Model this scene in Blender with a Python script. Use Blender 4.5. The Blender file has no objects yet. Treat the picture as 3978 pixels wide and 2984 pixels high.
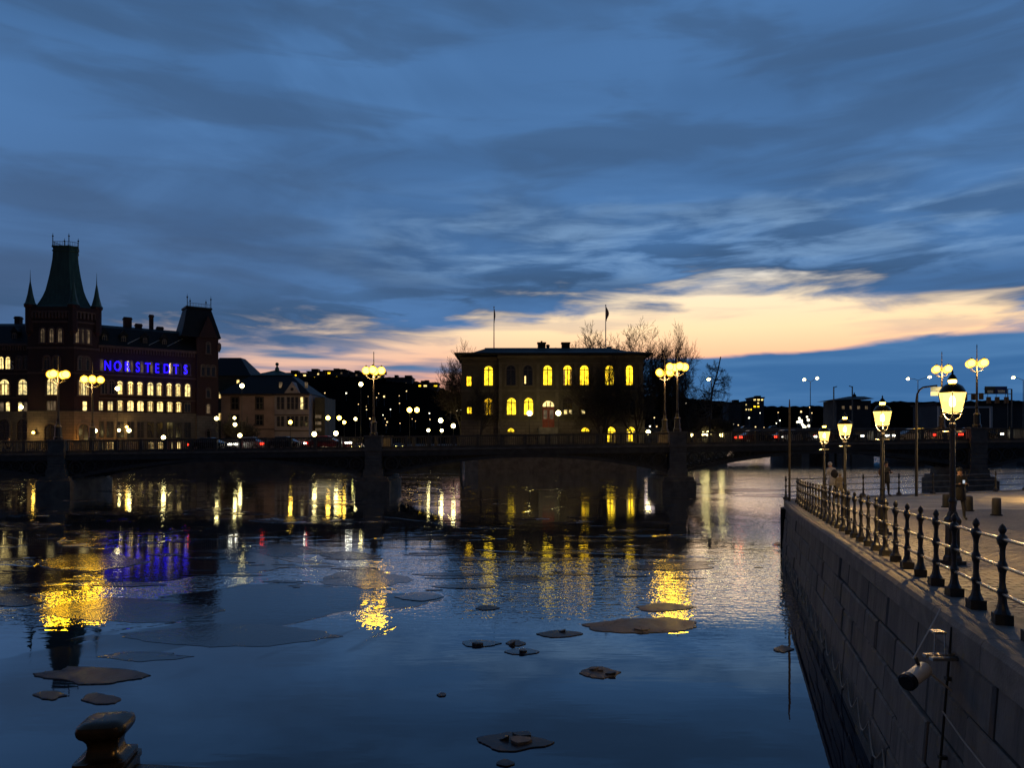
import bpy, math, random
from mathutils import Vector, Matrix
random.seed(11)
sc = bpy.context.scene
col = sc.collection
R = math.radians
# ------------------------------------------------------------------ camera
F, CX, HY, CH = 2873.0, 1989.0, 1718.0, 5.3      # focal length, centre, horizon of the photo; eye height over water
cam = bpy.data.cameras.new('camera'); camo = bpy.data.objects.new('camera', cam); col.objects.link(camo)
cam.sensor_fit = 'HORIZONTAL'; cam.sensor_width = 36; cam.lens = 36 * F / 3978
cam.shift_y = (HY - 1492) / 3978
cam.clip_start = .1; cam.clip_end = 9000
camo.location = (0, 0, CH); camo.rotation_euler = (R(90), 0, 0)
sc.camera = camo
def XX(px, Y): return (px - CX) * Y / F
def ZZ(py, Y): return CH + (HY - py) * Y / F
def P(px, py, Y): return Vector((XX(px, Y), Y, ZZ(py, Y)))
def D(v): return v * 3978 / 2212
# ------------------------------------------------------------------ node helper
class G:
    def __init__(s, nt): s.nt = nt
    def n(s, t): return s.nt.nodes.new(t)
    def put(s, sock, v):
        if isinstance(v, bpy.types.NodeSocket): s.nt.links.new(v, sock)
        else: sock.default_value = v
    def m(s, op, *a, clamp=False):
        n = s.n('ShaderNodeMath'); n.operation = op; n.use_clamp = clamp
        for i, v in enumerate(a): s.put(n.inputs[i], v)
        return n.outputs[0]
    def ss(s, x, a, b):
        n = s.n('ShaderNodeMapRange'); n.interpolation_type = 'SMOOTHSTEP'
        s.put(n.inputs[0], x); s.put(n.inputs[1], a); s.put(n.inputs[2], b)
        return n.outputs[0]
    def mix(s, f, a, b, mode='MIX'):
        n = s.n('ShaderNodeMix'); n.data_type = 'RGBA'; n.blend_type = mode
        s.put(n.inputs[0], f)
        for k, v in ((6, a), (7, b)): s.put(n.inputs[k], v if isinstance(v, bpy.types.NodeSocket) else (*v, 1))
        return n.outputs[2]
    def xyz(s, x, y, z):
        n = s.n('ShaderNodeCombineXYZ')
        for i, v in enumerate((x, y, z)): s.put(n.inputs[i], v)
        return n.outputs[0]
    def noise(s, vec, scale, detail=3, rough=.5, dist=0):
        n = s.n('ShaderNodeTexNoise'); s.put(n.inputs['Vector'], vec)
        n.inputs['Scale'].default_value = scale; n.inputs['Detail'].default_value = detail
        n.inputs['Roughness'].default_value = rough; n.inputs['Distortion'].default_value = dist
        return n.outputs['Fac']
    def ramp(s, f, stops):
        n = s.n('ShaderNodeValToRGB'); s.put(n.inputs[0], f); e = n.color_ramp.elements
        while len(e) < len(stops): e.new(.5)
        for i, (p, c) in enumerate(stops): e[i].position = p; e[i].color = (*c, 1) if len(c) == 3 else c
        return n.outputs[0]
    def curve(s, x, pts):
        n = s.n('ShaderNodeFloatCurve'); c = n.mapping.curves[0]
        while len(c.points) < len(pts): c.points.new(.5, .5)
        for i, p in enumerate(pts): c.points[i].location = p
        n.mapping.update(); s.put(n.inputs['Value'], x)
        return n.outputs[0]
# ------------------------------------------------------------------ world: dusk sky with a cloud deck and a clear strip over the horizon
world = bpy.data.worlds.new('World'); sc.world = world; world.use_nodes = True
nt = world.node_tree; nt.nodes.clear(); g = G(nt)
tc = g.n('ShaderNodeTexCoord'); sp = g.n('ShaderNodeSeparateXYZ'); nt.links.new(tc.outputs['Generated'], sp.inputs[0])
x, y, z = sp.outputs
hor = g.m('SQRT', g.m('ADD', g.m('MULTIPLY', x, x), g.m('MULTIPLY', y, y)))
t = g.m('DIVIDE', z, g.m('MAXIMUM', hor, .02))
az = g.m('ARCTAN2', x, y)
a01 = g.m('ADD', g.m('DIVIDE', az, R(120)), .5, clamp=True)
def skypts(lst):
    out = []
    for xd, yd in lst:
        A = math.atan((xd - 1106) / 1597.8)
        out.append((A / R(120) + .5, (955.4 - yd) / 1597.8 * math.cos(A) / .4))
    return [(0, out[0][1])] + out + [(1, out[-1][1])]
topc = g.m('MULTIPLY', g.curve(a01, skypts([(-200, 735), (250, 722), (560, 716), (800, 706), (1000, 680), (1200, 650), (1400, 615), (1600, 588), (1800, 606), (2000, 636), (2212, 650), (2900, 685)])), .4)
botc = g.m('MULTIPLY', g.curve(a01, skypts([(-200, 738), (250, 742), (520, 748), (700, 768), (960, 792), (1200, 790), (1400, 779), (1600, 766), (1800, 748), (2000, 728), (2212, 713), (2900, 700)])), .4)
zc_ = g.m('ADD', g.m('MAXIMUM', z, 0.0), .085)
px_ = g.m('DIVIDE', x, zc_); py_ = g.m('DIVIDE', y, zc_)
pl = g.xyz(px_, py_, 0.0)
plw = g.xyz(g.m('MULTIPLY', px_, .55), py_, 3.7)
nbig = g.noise(plw, .55, 3, .5, .6)
nmid = g.noise(pl, 1.15, 5, .58, .8)
nfine = g.noise(g.xyz(g.m('MULTIPLY', az, 5.5), g.m('MULTIPLY', t, 29.0), 4.4), 1.25, 5, .55, .35)
nw = g.noise(g.xyz(g.m('MULTIPLY', az, 3.2), g.m('MULTIPLY', t, 34.0), 7.9), 1.1, 4, .5, .4)
e = g.m('ADD', t, g.m('ADD', g.m('MULTIPLY', g.m('SUBTRACT', nmid, .5), .07), g.m('MULTIPLY', g.m('SUBTRACT', nfine, .5), .15)))
deck = g.ss(e, g.m('SUBTRACT', topc, .042), g.m('ADD', topc, .010))
eb = g.m('ADD', t, g.m('MULTIPLY', g.m('SUBTRACT', nfine, .5), .022))
bank = g.m('SUBTRACT', 1.0, g.ss(eb, g.m('SUBTRACT', botc, .004), g.m('ADD', botc, .004)))
lefty = g.ss(az, R(4), R(-14))
lowpink = g.m('MULTIPLY', g.ss(az, R(3), R(-4)), g.ss(t, .100, .090))
bank = g.m('MULTIPLY', bank, g.m('SUBTRACT', 1.0, g.m('MULTIPLY', lowpink, .9)))
# broken wisps inside the clear strip
wisp = g.m('MULTIPLY', g.ss(nw, .52, .66), g.m('ADD', .28, g.m('MULTIPLY', lefty, .6)))
clear = g.ramp(g.m('DIVIDE', t, .4), [(.0, (.52, .16, .10)), (.22, (.80, .33, .22)), (.29, (.98, .52, .30)), (.37, (1.0, .70, .40)), (.47, (.94, .75, .50)), (.58, (.62, .63, .62)), (.75, (.28, .44, .66))])
clear = g.mix(g.m('MULTIPLY', lefty, .45), clear, (.50, .42, .42))
sky = g.n('ShaderNodeTexSky'); sky.sky_type = 'NISHITA'; sky.sun_disc = False
sky.sun_elevation = R(-1.0); sky.sun_rotation = R(14)
clear = g.mix(.06, clear, sky.outputs[0], 'ADD')
deckcol = g.mix(g.ss(nbig, .34, .66), (.046, .112, .245), (.074, .188, .415))
deckcol = g.mix(g.m('MULTIPLY', g.ss(nmid, .42, .70), .45), deckcol, (.092, .225, .48))
nmot = g.noise(g.xyz(g.m('MULTIPLY', az, 2.6), g.m('MULTIPLY', t, 11.0), 11.0), 1.5, 4, .5, .6)
deckcol = g.mix(g.m('MULTIPLY', g.ss(nmot, .58, .36), .5), deckcol, (.042, .084, .165))
purple = g.m('MULTIPLY', g.ss(az, R(10), R(-30)), g.ss(t, .5, .15))
deckcol = g.mix(g.m('MULTIPLY', purple, .45), deckcol, (.066, .108, .205))
rz = g.m('MULTIPLY', g.ss(t, .19, .24), g.ss(t, .36, .27))
rift = g.m('MULTIPLY', g.m('MULTIPLY', g.ss(nfine, .42, .72), rz), g.ss(az, R(-20), R(3)))
deckcol = g.mix(g.m('MULTIPLY', rift, .62), deckcol, (.23, .39, .62))
edge = g.m('MULTIPLY', g.ss(t, g.m('ADD', topc, .085), g.m('ADD', topc, .01)), g.ss(nfine, .56, .42))
deckcol = g.mix(g.m('MULTIPLY', edge, .75), deckcol, (.038, .082, .165))
bankcol = g.mix(g.ss(nw, .4, .75), (.042, .135, .315), (.075, .195, .40))
skyc = g.mix(wisp, clear, (.15, .19, .30))
skyc = g.mix(deck, skyc, deckcol)
bankcol = g.mix(g.m('MULTIPLY', lefty, .6), bankcol, (.12, .17, .27)); bank = g.m('MULTIPLY', bank, g.m('SUBTRACT', 1.0, g.m('MULTIPLY', lefty, g.ss(nw, .62, .40))))
skyc = g.mix(bank, skyc, bankcol)
# the sky away from the sunset is darker (east at dusk)
back = g.ss(g.m('ABSOLUTE', g.m('SUBTRACT', az, R(10))), R(48), R(140))
skyc = g.mix(g.m('MULTIPLY', back, .88), skyc, (.007, .012, .026))
skyc = g.mix(g.m('MULTIPLY', g.ss(z, .55, .95), .6), skyc, (.016, .032, .075))
bg = g.n('ShaderNodeBackground'); nt.links.new(skyc, bg.inputs[0]); bg.inputs[1].default_value = 1.0
wo = g.n('ShaderNodeOutputWorld'); nt.links.new(bg.outputs[0], wo.inputs[0])
# ------------------------------------------------------------------ the last of the sun
sl = bpy.data.lights.new('sun', 'SUN'); sl.energy = .03; sl.angle = R(12); sl.color = (1, .62, .36)
so = bpy.data.objects.new('sun', sl); col.objects.link(so); so.rotation_euler = (R(-86), 0, R(-14))
sc.view_settings.view_transform = 'Standard'; sc.view_settings.look = 'None'
sc.view_settings.exposure = .13; sc.view_settings.gamma = 1; sc.view_settings.use_curve_mapping = False
sc.render.engine = 'CYCLES'
sc.cycles.use_denoising = True
try: sc.cycles.denoiser = 'OPENIMAGEDENOISE'
except Exception: pass
sc.cycles.max_bounces = 6; sc.cycles.sample_clamp_indirect = 14; sc.cycles.sample_clamp_direct = 0
sc.cycles.caustics_reflective = True; sc.cycles.blur_glossy = .3
# ------------------------------------------------------------------ materials
MATS = {}
def pmat(name, c1, c2=None, rough=.6, metal=0, scale=3.0, bump=0, bscale=None, spec=.5, stretch=None):
    m = bpy.data.materials.new(name); m.use_nodes = True; nt = m.node_tree; g = G(nt)
    b = nt.nodes['Principled BSDF']
    b.inputs['Roughness'].default_value = rough; b.inputs['Metallic'].default_value = metal
    b.inputs['Specular IOR Level'].default_value = spec
    tc = g.n('ShaderNodeTexCoord'); vec = tc.outputs['Object']
    if stretch:
        mp = g.n('ShaderNodeMapping'); mp.inputs['Scale'].default_value = stretch
        nt.links.new(vec, mp.inputs[0]); vec = mp.outputs[0]
    if c2 is None: c2 = tuple(v * .72 for v in c1)
    n1 = g.noise(vec, scale, 5, .6, .3)
    nt.links.new(g.mix(g.ss(n1, .3, .7), c1, c2), b.inputs['Base Color'])
    nt.links.new(g.m('ADD', rough * .8, g.m('MULTIPLY', n1, rough * .4)), b.inputs['Roughness'])
    if bump:
        bp = g.n('ShaderNodeBump'); bp.inputs['Strength'].default_value = bump; bp.inputs['Distance'].default_value = .02
        nt.links.new(g.noise(vec, bscale or scale * 6, 4, .6), bp.inputs['Height']); nt.links.new(bp.outputs[0], b.inputs['Normal'])
    MATS[name] = m; return m
def emat(name, c, s, vary=0, scale=1.2, c2=None):
    m = bpy.data.materials.new(name); m.use_nodes = True; nt = m.node_tree; nt.nodes.clear(); g = G(nt)
    em = g.n('ShaderNodeEmission'); em.inputs[1].default_value = s; em.inputs[0].default_value = (*c, 1)
    if vary:
        tc = g.n('ShaderNodeTexCoord'); oi = g.n('ShaderNodeObjectInfo')
        mp = g.n('ShaderNodeVectorMath'); mp.operation = 'ADD'; nt.links.new(tc.outputs['Object'], mp.inputs[0])
        nt.links.new(g.xyz(g.m('MULTIPLY', oi.outputs['Random'], 37.0), g.m('MULTIPLY', oi.outputs['Random'], 91.0), 0.0), mp.inputs[1])
        n1 = g.noise(mp.outputs[0], scale, 2, .5)
        k = g.ss(n1, .35, .65)
        nt.links.new(g.mix(g.m('ADD', g.m('MULTIPLY', k, .55), g.m('MULTIPLY', oi.outputs['Random'], .45)), c, c2 or c), em.inputs[0])
        r = g.m('ADD', 1 - vary, g.m('MULTIPLY', oi.outputs['Random'], vary))
        nt.links.new(g.m('MULTIPLY', g.m('MULTIPLY', r, g.m('ADD', .42, g.m('MULTIPLY', k, .9))), s), em.inputs[1])
    o = g.n('ShaderNodeOutputMaterial'); nt.links.new(em.outputs[0], o.inputs[0]); MATS[name] = m; return m
def brickmat(name, c1, c2, cm, scale, bw=.5, rh=.25, rough=.8):
    m = bpy.data.materials.new(name); m.use_nodes = True; nt = m.node_tree; g = G(nt); b = nt.nodes['Principled BSDF']
    tc = g.n('ShaderNodeTexCoord'); s = g.n('ShaderNodeSeparateXYZ'); nt.links.new(tc.outputs['Object'], s.inputs[0])
    v = g.xyz(g.m('ADD', s.outputs[0], s.outputs[1]), s.outputs[2], 0.0)
    br = g.n('ShaderNodeTexBrick'); nt.links.new(v, br.inputs['Vector']); br.inputs['Scale'].default_value = scale
    br.inputs['Color1'].default_value = (*c1, 1); br.inputs['Color2'].default_value = (*c2, 1); br.inputs['Mortar'].default_value = (*cm, 1)
    br.inputs['Brick Width'].default_value = bw; br.inputs['Row Height'].default_value = rh; br.inputs['Mortar Size'].default_value = .02
    nz = g.noise(tc.outputs['Object'], .4, 4, .6)
    nt.links.new(g.mix(g.m('MULTIPLY', nz, .5), br.outputs[0], cm), b.inputs['Base Color']); b.inputs['Roughness'].default_value = rough
    bp = g.n('ShaderNodeBump'); bp.inputs['Strength'].default_value = .4; nt.links.new(br.outputs['Fac'], bp.inputs['Height']); bp.invert = True
    nt.links.new(bp.outputs[0], b.inputs['Normal']); MATS[name] = m; return m
pmat('iron', (.012, .011, .010), (.022, .019, .016), .42, 0, 6, .15)
pmat('bridge_iron', (.040, .040, .037), (.022, .022, .021), .55, 0, 1.5, .1)
pmat('bridge_stone', (.13, .118, .10), (.075, .068, .06), .75, 0, 1.2, .3)
pmat('asphalt', (.05, .05, .05), (.035, .035, .036), .7, 0, 2, .2)
pmat('steel_rail', (.55, .49, .42), (.38, .34, .29), .26, .9, 5)
m = pmat('granite', (.135, .116, .096), (.060, .052, .044), .72, 0, 1.7, .5, 22, stretch=(1, 1, .35))
nt = m.node_tree; g = G(nt); b = nt.nodes['Principled BSDF']; base = b.inputs['Base Color'].links[0].from_socket
tc = g.n('ShaderNodeTexCoord'); s3 = g.n('ShaderNodeSeparateXYZ'); nt.links.new(tc.outputs['Object'], s3.inputs[0])
drip = g.noise(g.xyz(g.m('MULTIPLY', s3.outputs[0], 3.0), g.m('MULTIPLY', s3.outputs[1], 3.0), g.m('MULTIPLY', s3.outputs[2], .25)), 1.6, 5, .65)
rust = g.ss(drip, .60, .72)
base = g.mix(g.m('MULTIPLY', g.ss(drip, .52, .36), .6), base, (.012, .011, .010)); base = g.mix(g.m('MULTIPLY', rust, .45), base, (.075, .036, .018))
oi = g.n('ShaderNodeObjectInfo'); base = g.mix(g.m('MULTIPLY', oi.outputs['Random'], .5), base, (.13, .112, .094))
tide = g.ss(g.m('ADD', s3.outputs[2], g.m('MULTIPLY', drip, .5)), 1.0, .55)
base = g.mix(g.m('MULTIPLY', tide, .8), base, (.009, .011, .008)); nt.links.new(base, b.inputs['Base Color'])
pmat('coping_granite', (.17, .148, .125), (.10, .088, .075), .7, 0, 2.5, .5, 25)
pmat('wall_core', (.010, .009, .008), None, .9, 0, 2)
pmat('sett', (.14, .122, .102), (.08, .07, .058), .6, 0, 3, .4, 20)
pmat('lamplit_paving', (.46, .42, .35), (.30, .27, .22), .55, 0, 1.0, .2)
brickmat('brick', (.042, .012, .009), (.026, .009, .007), (.024, .015, .013), 1.0, .6, .2)
brickmat('ashlar', (.17, .14, .11), (.12, .10, .08), (.02, .017, .014), 1.0, 1.6, .62)
pmat('trim_stone', (.10, .06, .047), (.065, .04, .033), .7, 0, 1.5)
pmat('dark_roof', (.008, .009, .010), (.013, .013, .014), .6, 0, .6, spec=.2)
pmat('copper_roof', (.03, .075, .05), (.017, .042, .03), .55, 0, .8, stretch=(3, 3, .2))
pmat('plaster_yellow', (.095, .08, .050), (.07, .06, .04), .8, 0, .5)
pmat('plaster_trim', (.13, .11, .072), (.09, .075, .05), .8, 0, .8)
pmat('plaster_pink', (.42, .27, .20), (.32, .20, .15), .85, 0, .4)
pmat('plaster_grey', (.36, .29, .27), (.28, .22, .21), .85, 0, .4)
pmat('dark_glass', (.012, .012, .015), (.02, .02, .022), .12, 0, 1)
pmat('window_frame', (.16, .12, .08), None, .5)
pmat('dark_frame', (.03, .022, .015), None, .5)
pmat('door_red', (.22, .035, .02), (.14, .02, .012), .5)
pmat('bark', (.035, .027, .020), (.022, .017, .013), .85, 0, 8)
pmat('hill_green', (.006, .006, .005), (.003, .003, .003), .95, 0, .02, spec=0)
pmat('far_wall', (.055, .048, .045), (.035, .03, .03), .85, 0, .1)
pmat('concrete', (.13, .12, .11), (.09, .085, .08), .8, 0, .6)
pmat('ground', (.06, .055, .05), (.04, .037, .034), .8, 0, .5)
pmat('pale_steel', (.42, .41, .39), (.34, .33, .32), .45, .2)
pmat('car_dark', (.02, .021, .024), (.014, .014, .016), .25, .3, 1)
pmat('car_silver', (.25, .25, .26), (.2, .2, .21), .3, .5, 1)
pmat('car_white', (.55, .55, .55), (.48, .48, .48), .3, 0, 1)
pmat('car_red', (.12, .012, .01), None, .3, 0, 1)
pmat('tyre', (.012, .012, .012), None, .8)
pmat('flag', (.12, .10, .18), (.20, .15, .10), .8)
pmat('sign_blue', (.01, .02, .14), None, .5)
pmat('sign_black', (.015, .015, .018), None, .5)
pmat('sign_white', (.6, .58, .55), None, .5)
pmat('bronze', (.050, .030, .010), (.020, .012, .006), .27, .75, 14, .06, 90)
pmat('white_plastic', (.75, .68, .58), (.60, .54, .46), .5, 0, 4)
pmat('rope', (.35, .32, .27), None, .8)
pmat('grey_letter', (.34, .33, .31), None, .5)
pmat('skin', (.35, .20, .14), None, .6)
pmat('coat_dark', (.014, .014, .016), (.022, .02, .02), .85, 0, 8)
pmat('coat_pale', (.42, .41, .42), (.32, .31, .32), .85, 0, 8)
pmat('coat_beige', (.34, .28, .18), (.27, .22, .14), .85, 0, 8)
pmat('bag_brown', (.20, .10, .035), (.14, .07, .025), .7, 0, 8)
emat('lamp_white', (1, .80, .30), 16.0)
emat('lamp_warm', (1, .60, .07), 18.0)
emat('lamp_bridge', (1, .54, .013), 70.0)
emat('lamp_orange', (1, .45, .10), 9.0)
emat('far_light', (1, .66, .28), 2.2)
emat('far_light_white', (1, .90, .62), 3.5)
emat('win_yellow', (1.0, .72, .03), 3.0, .3, 1.3, (1.0, .50, .012))
emat('win_cream', (1.0, .84, .40), 2.2, .65, 1.4, (1.0, .64, .16))
emat('win_dim', (.75, .55, .34), .22, .5, 1.0, (.6, .4, .22))
emat('curtain_glow', (.85, .42, .10), .55, .5, 2.0, (.7, .5, .2))
emat('neon_blue', (.012, .004, 1.0), 3.6)
emat('tail_red', (1, .035, .015), 5.0)
emat('head_white', (1, .95, .75), 12.0)
emat('head_yellow', (1, .85, .22), 14.0)
emat('phone_screen', (.8, .9, 1), .6)
def shellmat(name, c, s, f):
    m = bpy.data.materials.new(name); m.use_nodes = True; nt = m.node_tree; nt.nodes.clear(); g = G(nt)
    tr = g.n('ShaderNodeBsdfTransparent'); em = g.n('ShaderNodeEmission'); em.inputs[0].default_value = (*c, 1); em.inputs[1].default_value = s
    mx = g.n('ShaderNodeMixShader'); mx.inputs[0].default_value = f; nt.links.new(tr.outputs[0], mx.inputs[1]); nt.links.new(em.outputs[0], mx.inputs[2])
    om = g.n('ShaderNodeOutputMaterial'); nt.links.new(mx.outputs[0], om.inputs[0]); MATS[name] = m
shellmat('halo_glass', (1, .42, .03), 2.2, .5)  # glass shell of the globe; the lamp's orange halo is put into it
# lantern glass lets the light of its mantle out
m = bpy.data.materials.new('lantern_glass'); m.use_nodes = True; nt = m.node_tree; nt.nodes.clear(); g = G(nt)
tr = g.n('ShaderNodeBsdfTransparent'); em = g.n('ShaderNodeEmission'); em.inputs[0].default_value = (1, .66, .14, 1); em.inputs[1].default_value = 3.0
mx = g.n('ShaderNodeMixShader'); mx.inputs[0].default_value = .5; nt.links.new(tr.outputs[0], mx.inputs[1]); nt.links.new(em.outputs[0], mx.inputs[2])
om = g.n('ShaderNodeOutputMaterial'); nt.links.new(mx.outputs[0], om.inputs[0]); MATS['lantern_glass'] = m
# ------------------------------------------------------------------ mesh builder and object tree
WL = {}
class MB:
    def __init__(s): s.v = []; s.f = []; s.mi = []
    def face(s, idx, mi=0): s.f.append(idx); s.mi.append(mi)
    def hexa(s, p, mi=0):          # p: 4 bottom (ccw from above) then 4 top
        b = len(s.v); s.v += [tuple(q) for q in p]
        for f in ((3, 2, 1, 0), (4, 5, 6, 7), (0, 1, 5, 4), (1, 2, 6, 5), (2, 3, 7, 6), (3, 0, 4, 7)): s.face([b + i for i in f], mi)
    def box(s, x0, x1, y0, y1, z0, z1, mi=0):
        s.hexa([(x0, y0, z0), (x1, y0, z0), (x1, y1, z0), (x0, y1, z0), (x0, y0, z1), (x1, y0, z1), (x1, y1, z1), (x0, y1, z1)], mi)
    def tube(s, pts, rads, n=8, mi=0, cap=True):
        pts = [Vector(p) for p in pts]
        if not hasattr(rads, '__len__'): rads = [rads] * len(pts)
        b = len(s.v); u = None
        for i, p in enumerate(pts):
            d = (pts[min(i + 1, len(pts) - 1)] - pts[max(i - 1, 0)]).normalized()
            if u is None or abs(u.dot(d)) > .95: u = d.orthogonal().normalized()
            u = (u - d * u.dot(d)).normalized(); w = d.cross(u)
            for k in range(n):
                a = 2 * math.pi * k / n
                s.v.append(tuple(p + (u * math.cos(a) + w * math.sin(a)) * rads[i]))
        for i in range(len(pts) - 1):
            for k in range(n):
                q = b + i * n; k2 = (k + 1) % n
                s.face([q + k, q + k2, q + n + k2, q + n + k], mi)
        if cap:
            s.face([b + k for k in range(n)][::-1], mi); s.face([b + (len(pts) - 1) * n + k for k in range(n)], mi)
    def lathe(s, prof, n=12, c=(0, 0, 0), rot=0, mi=0):
        b = len(s.v)
        for r, z in prof:
            for k in range(n):
                a = 2 * math.pi * k / n + rot
                s.v.append((c[0] + r * math.cos(a), c[1] + r * math.sin(a), c[2] + z))
        for i in range(len(prof) - 1):
            for k in range(n):
                q = b + i * n; k2 = (k + 1) % n
                s.face([q + k, q + k2, q + n + k2, q + n + k], mi)
        s.face([b + k for k in range(n)][::-1], mi); s.face([b + (len(prof) - 1) * n + k for k in range(n)], mi)
    def ball(s, c, r, nu=12, nv=8, mi=0, sz=1.0):
        s.lathe([(max(r * math.sin(math.pi * i / nv), r * .02), -r * sz * math.cos(math.pi * i / nv)) for i in range(nv + 1)], nu, c, 0, mi)
    def loft(s, rings, mi=0, cap=True):      # rings of equal length
        n = len(rings[0]); b = len(s.v)
        for r in rings: s.v += [tuple(p) for p in r]
        for i in range(len(rings) - 1):
            for k in range(n):
                q = b + i * n; k2 = (k + 1) % n
                s.face([q + k, q + k2, q + n + k2, q + n + k], mi)
        if cap:
            s.face([b + k for k in range(n)][::-1], mi); s.face([b + (len(rings) - 1) * n + k for k in range(n)], mi)
    def prism(s, poly, z0, z1, mi=0): s.loft([[(p[0], p[1], z0) for p in poly], [(p[0], p[1], z1) for p in poly]], mi)
    def slab(s, prof, y0, y1, mi=0):         # polygon in x,z extruded along y
        s.loft([[(p[0], y0, p[1]) for p in prof], [(p[0], y1, p[1]) for p in prof]], mi)
    def mesh(s, name, mats, off=(0, 0, 0), smooth=False):
        me = bpy.data.meshes.new(name); o = Vector(off)
        me.from_pydata([tuple(Vector(p) - o) for p in s.v] if o.length else s.v, [], s.f)
        for m in (mats if isinstance(mats, (list, tuple)) else [mats]): me.materials.append(MATS[m])
        if any(s.mi): me.polygons.foreach_set('material_index', s.mi)
        if smooth: me.polygons.foreach_set('use_smooth', [True] * len(s.f))
        me.update(); return me
    def build(s, name, mats, parent=None, smooth=False):
        off = WL.get(parent, Vector((0, 0, 0)))
        o = bpy.data.objects.new(name, s.mesh(name, mats, off, smooth)); col.objects.link(o)
        if parent: o.parent = parent; WL[o] = off.copy()
        return o
def tag(o, label=None, cat=None, group=None, kind=None):
    for k, v in (('label', label), ('category', cat), ('group', group), ('kind', kind)):
        if v: o[k] = v
    return o
def thing(name, label, cat, loc=(0, 0, 0), group=None):
    o = bpy.data.objects.new(name, None); col.objects.link(o); o.empty_display_size = .2
    o.location = loc; WL[o] = Vector(loc); return tag(o, label, cat, group)
def inst(name, me, parent=None, loc=(0, 0, 0), rz=0, scale=None):     # loc in world space
    o = bpy.data.objects.new(name, me); col.objects.link(o)
    off = WL.get(parent, Vector((0, 0, 0)))
    if parent: o.parent = parent
    o.location = Vector(loc) - off; o.rotation_euler = (0, 0, rz); WL[o] = Vector(loc)
    if scale: o.scale = scale
    return o
def sub(name, me, parent):                # a piece sharing its parent's origin
    o = bpy.data.objects.new(name, me); col.objects.link(o); o.parent = parent; return o
def plight(name, loc, e, c=(1, .7, .35), r=.1, parent=None):
    l = bpy.data.lights.new(name, 'POINT'); l.energy = e; l.color = c; l.shadow_soft_size = r
    o = bpy.data.objects.new(name, l); col.objects.link(o); o.location = Vector(loc) - WL.get(parent, Vector((0, 0, 0)))
    if parent: o.parent = parent
    if loc[1] > 60: o.visible_glossy = False      # the globe or bulb it sits at is what the water mirrors
    return o
class Fr:                                 # a facade plane: a along the wall, z up, o outwards
    def __init__(s, org, d):
        s.o = Vector((org[0], org[1], 0)); s.d = Vector((d[0], d[1], 0)).normalized(); s.n = Vector((s.d.y, -s.d.x, 0)); s.rz = math.atan2(s.d.y, s.d.x)
    def p(s, a, z, o=0): return s.o + s.d * a + s.n * o + Vector((0, 0, z))
    def a(s, px):
        k = (px - CX) / F; return (k * s.o.y - s.o.x) / (s.d.x - k * s.d.y)
    def z(s, px, py): return ZZ(py, (s.o + s.d * s.a(px)).y)
    def box(s, mb, a0, a1, z0, z1, o0, o1, mi=0):      # o0 < o1 outwards
        mb.hexa([s.p(a0, z0, o1), s.p(a1, z0, o1), s.p(a1, z0, o0), s.p(a0, z0, o0), s.p(a0, z1, o1), s.p(a1, z1, o1), s.p(a1, z1, o0), s.p(a0, z1, o0)], mi)
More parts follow.
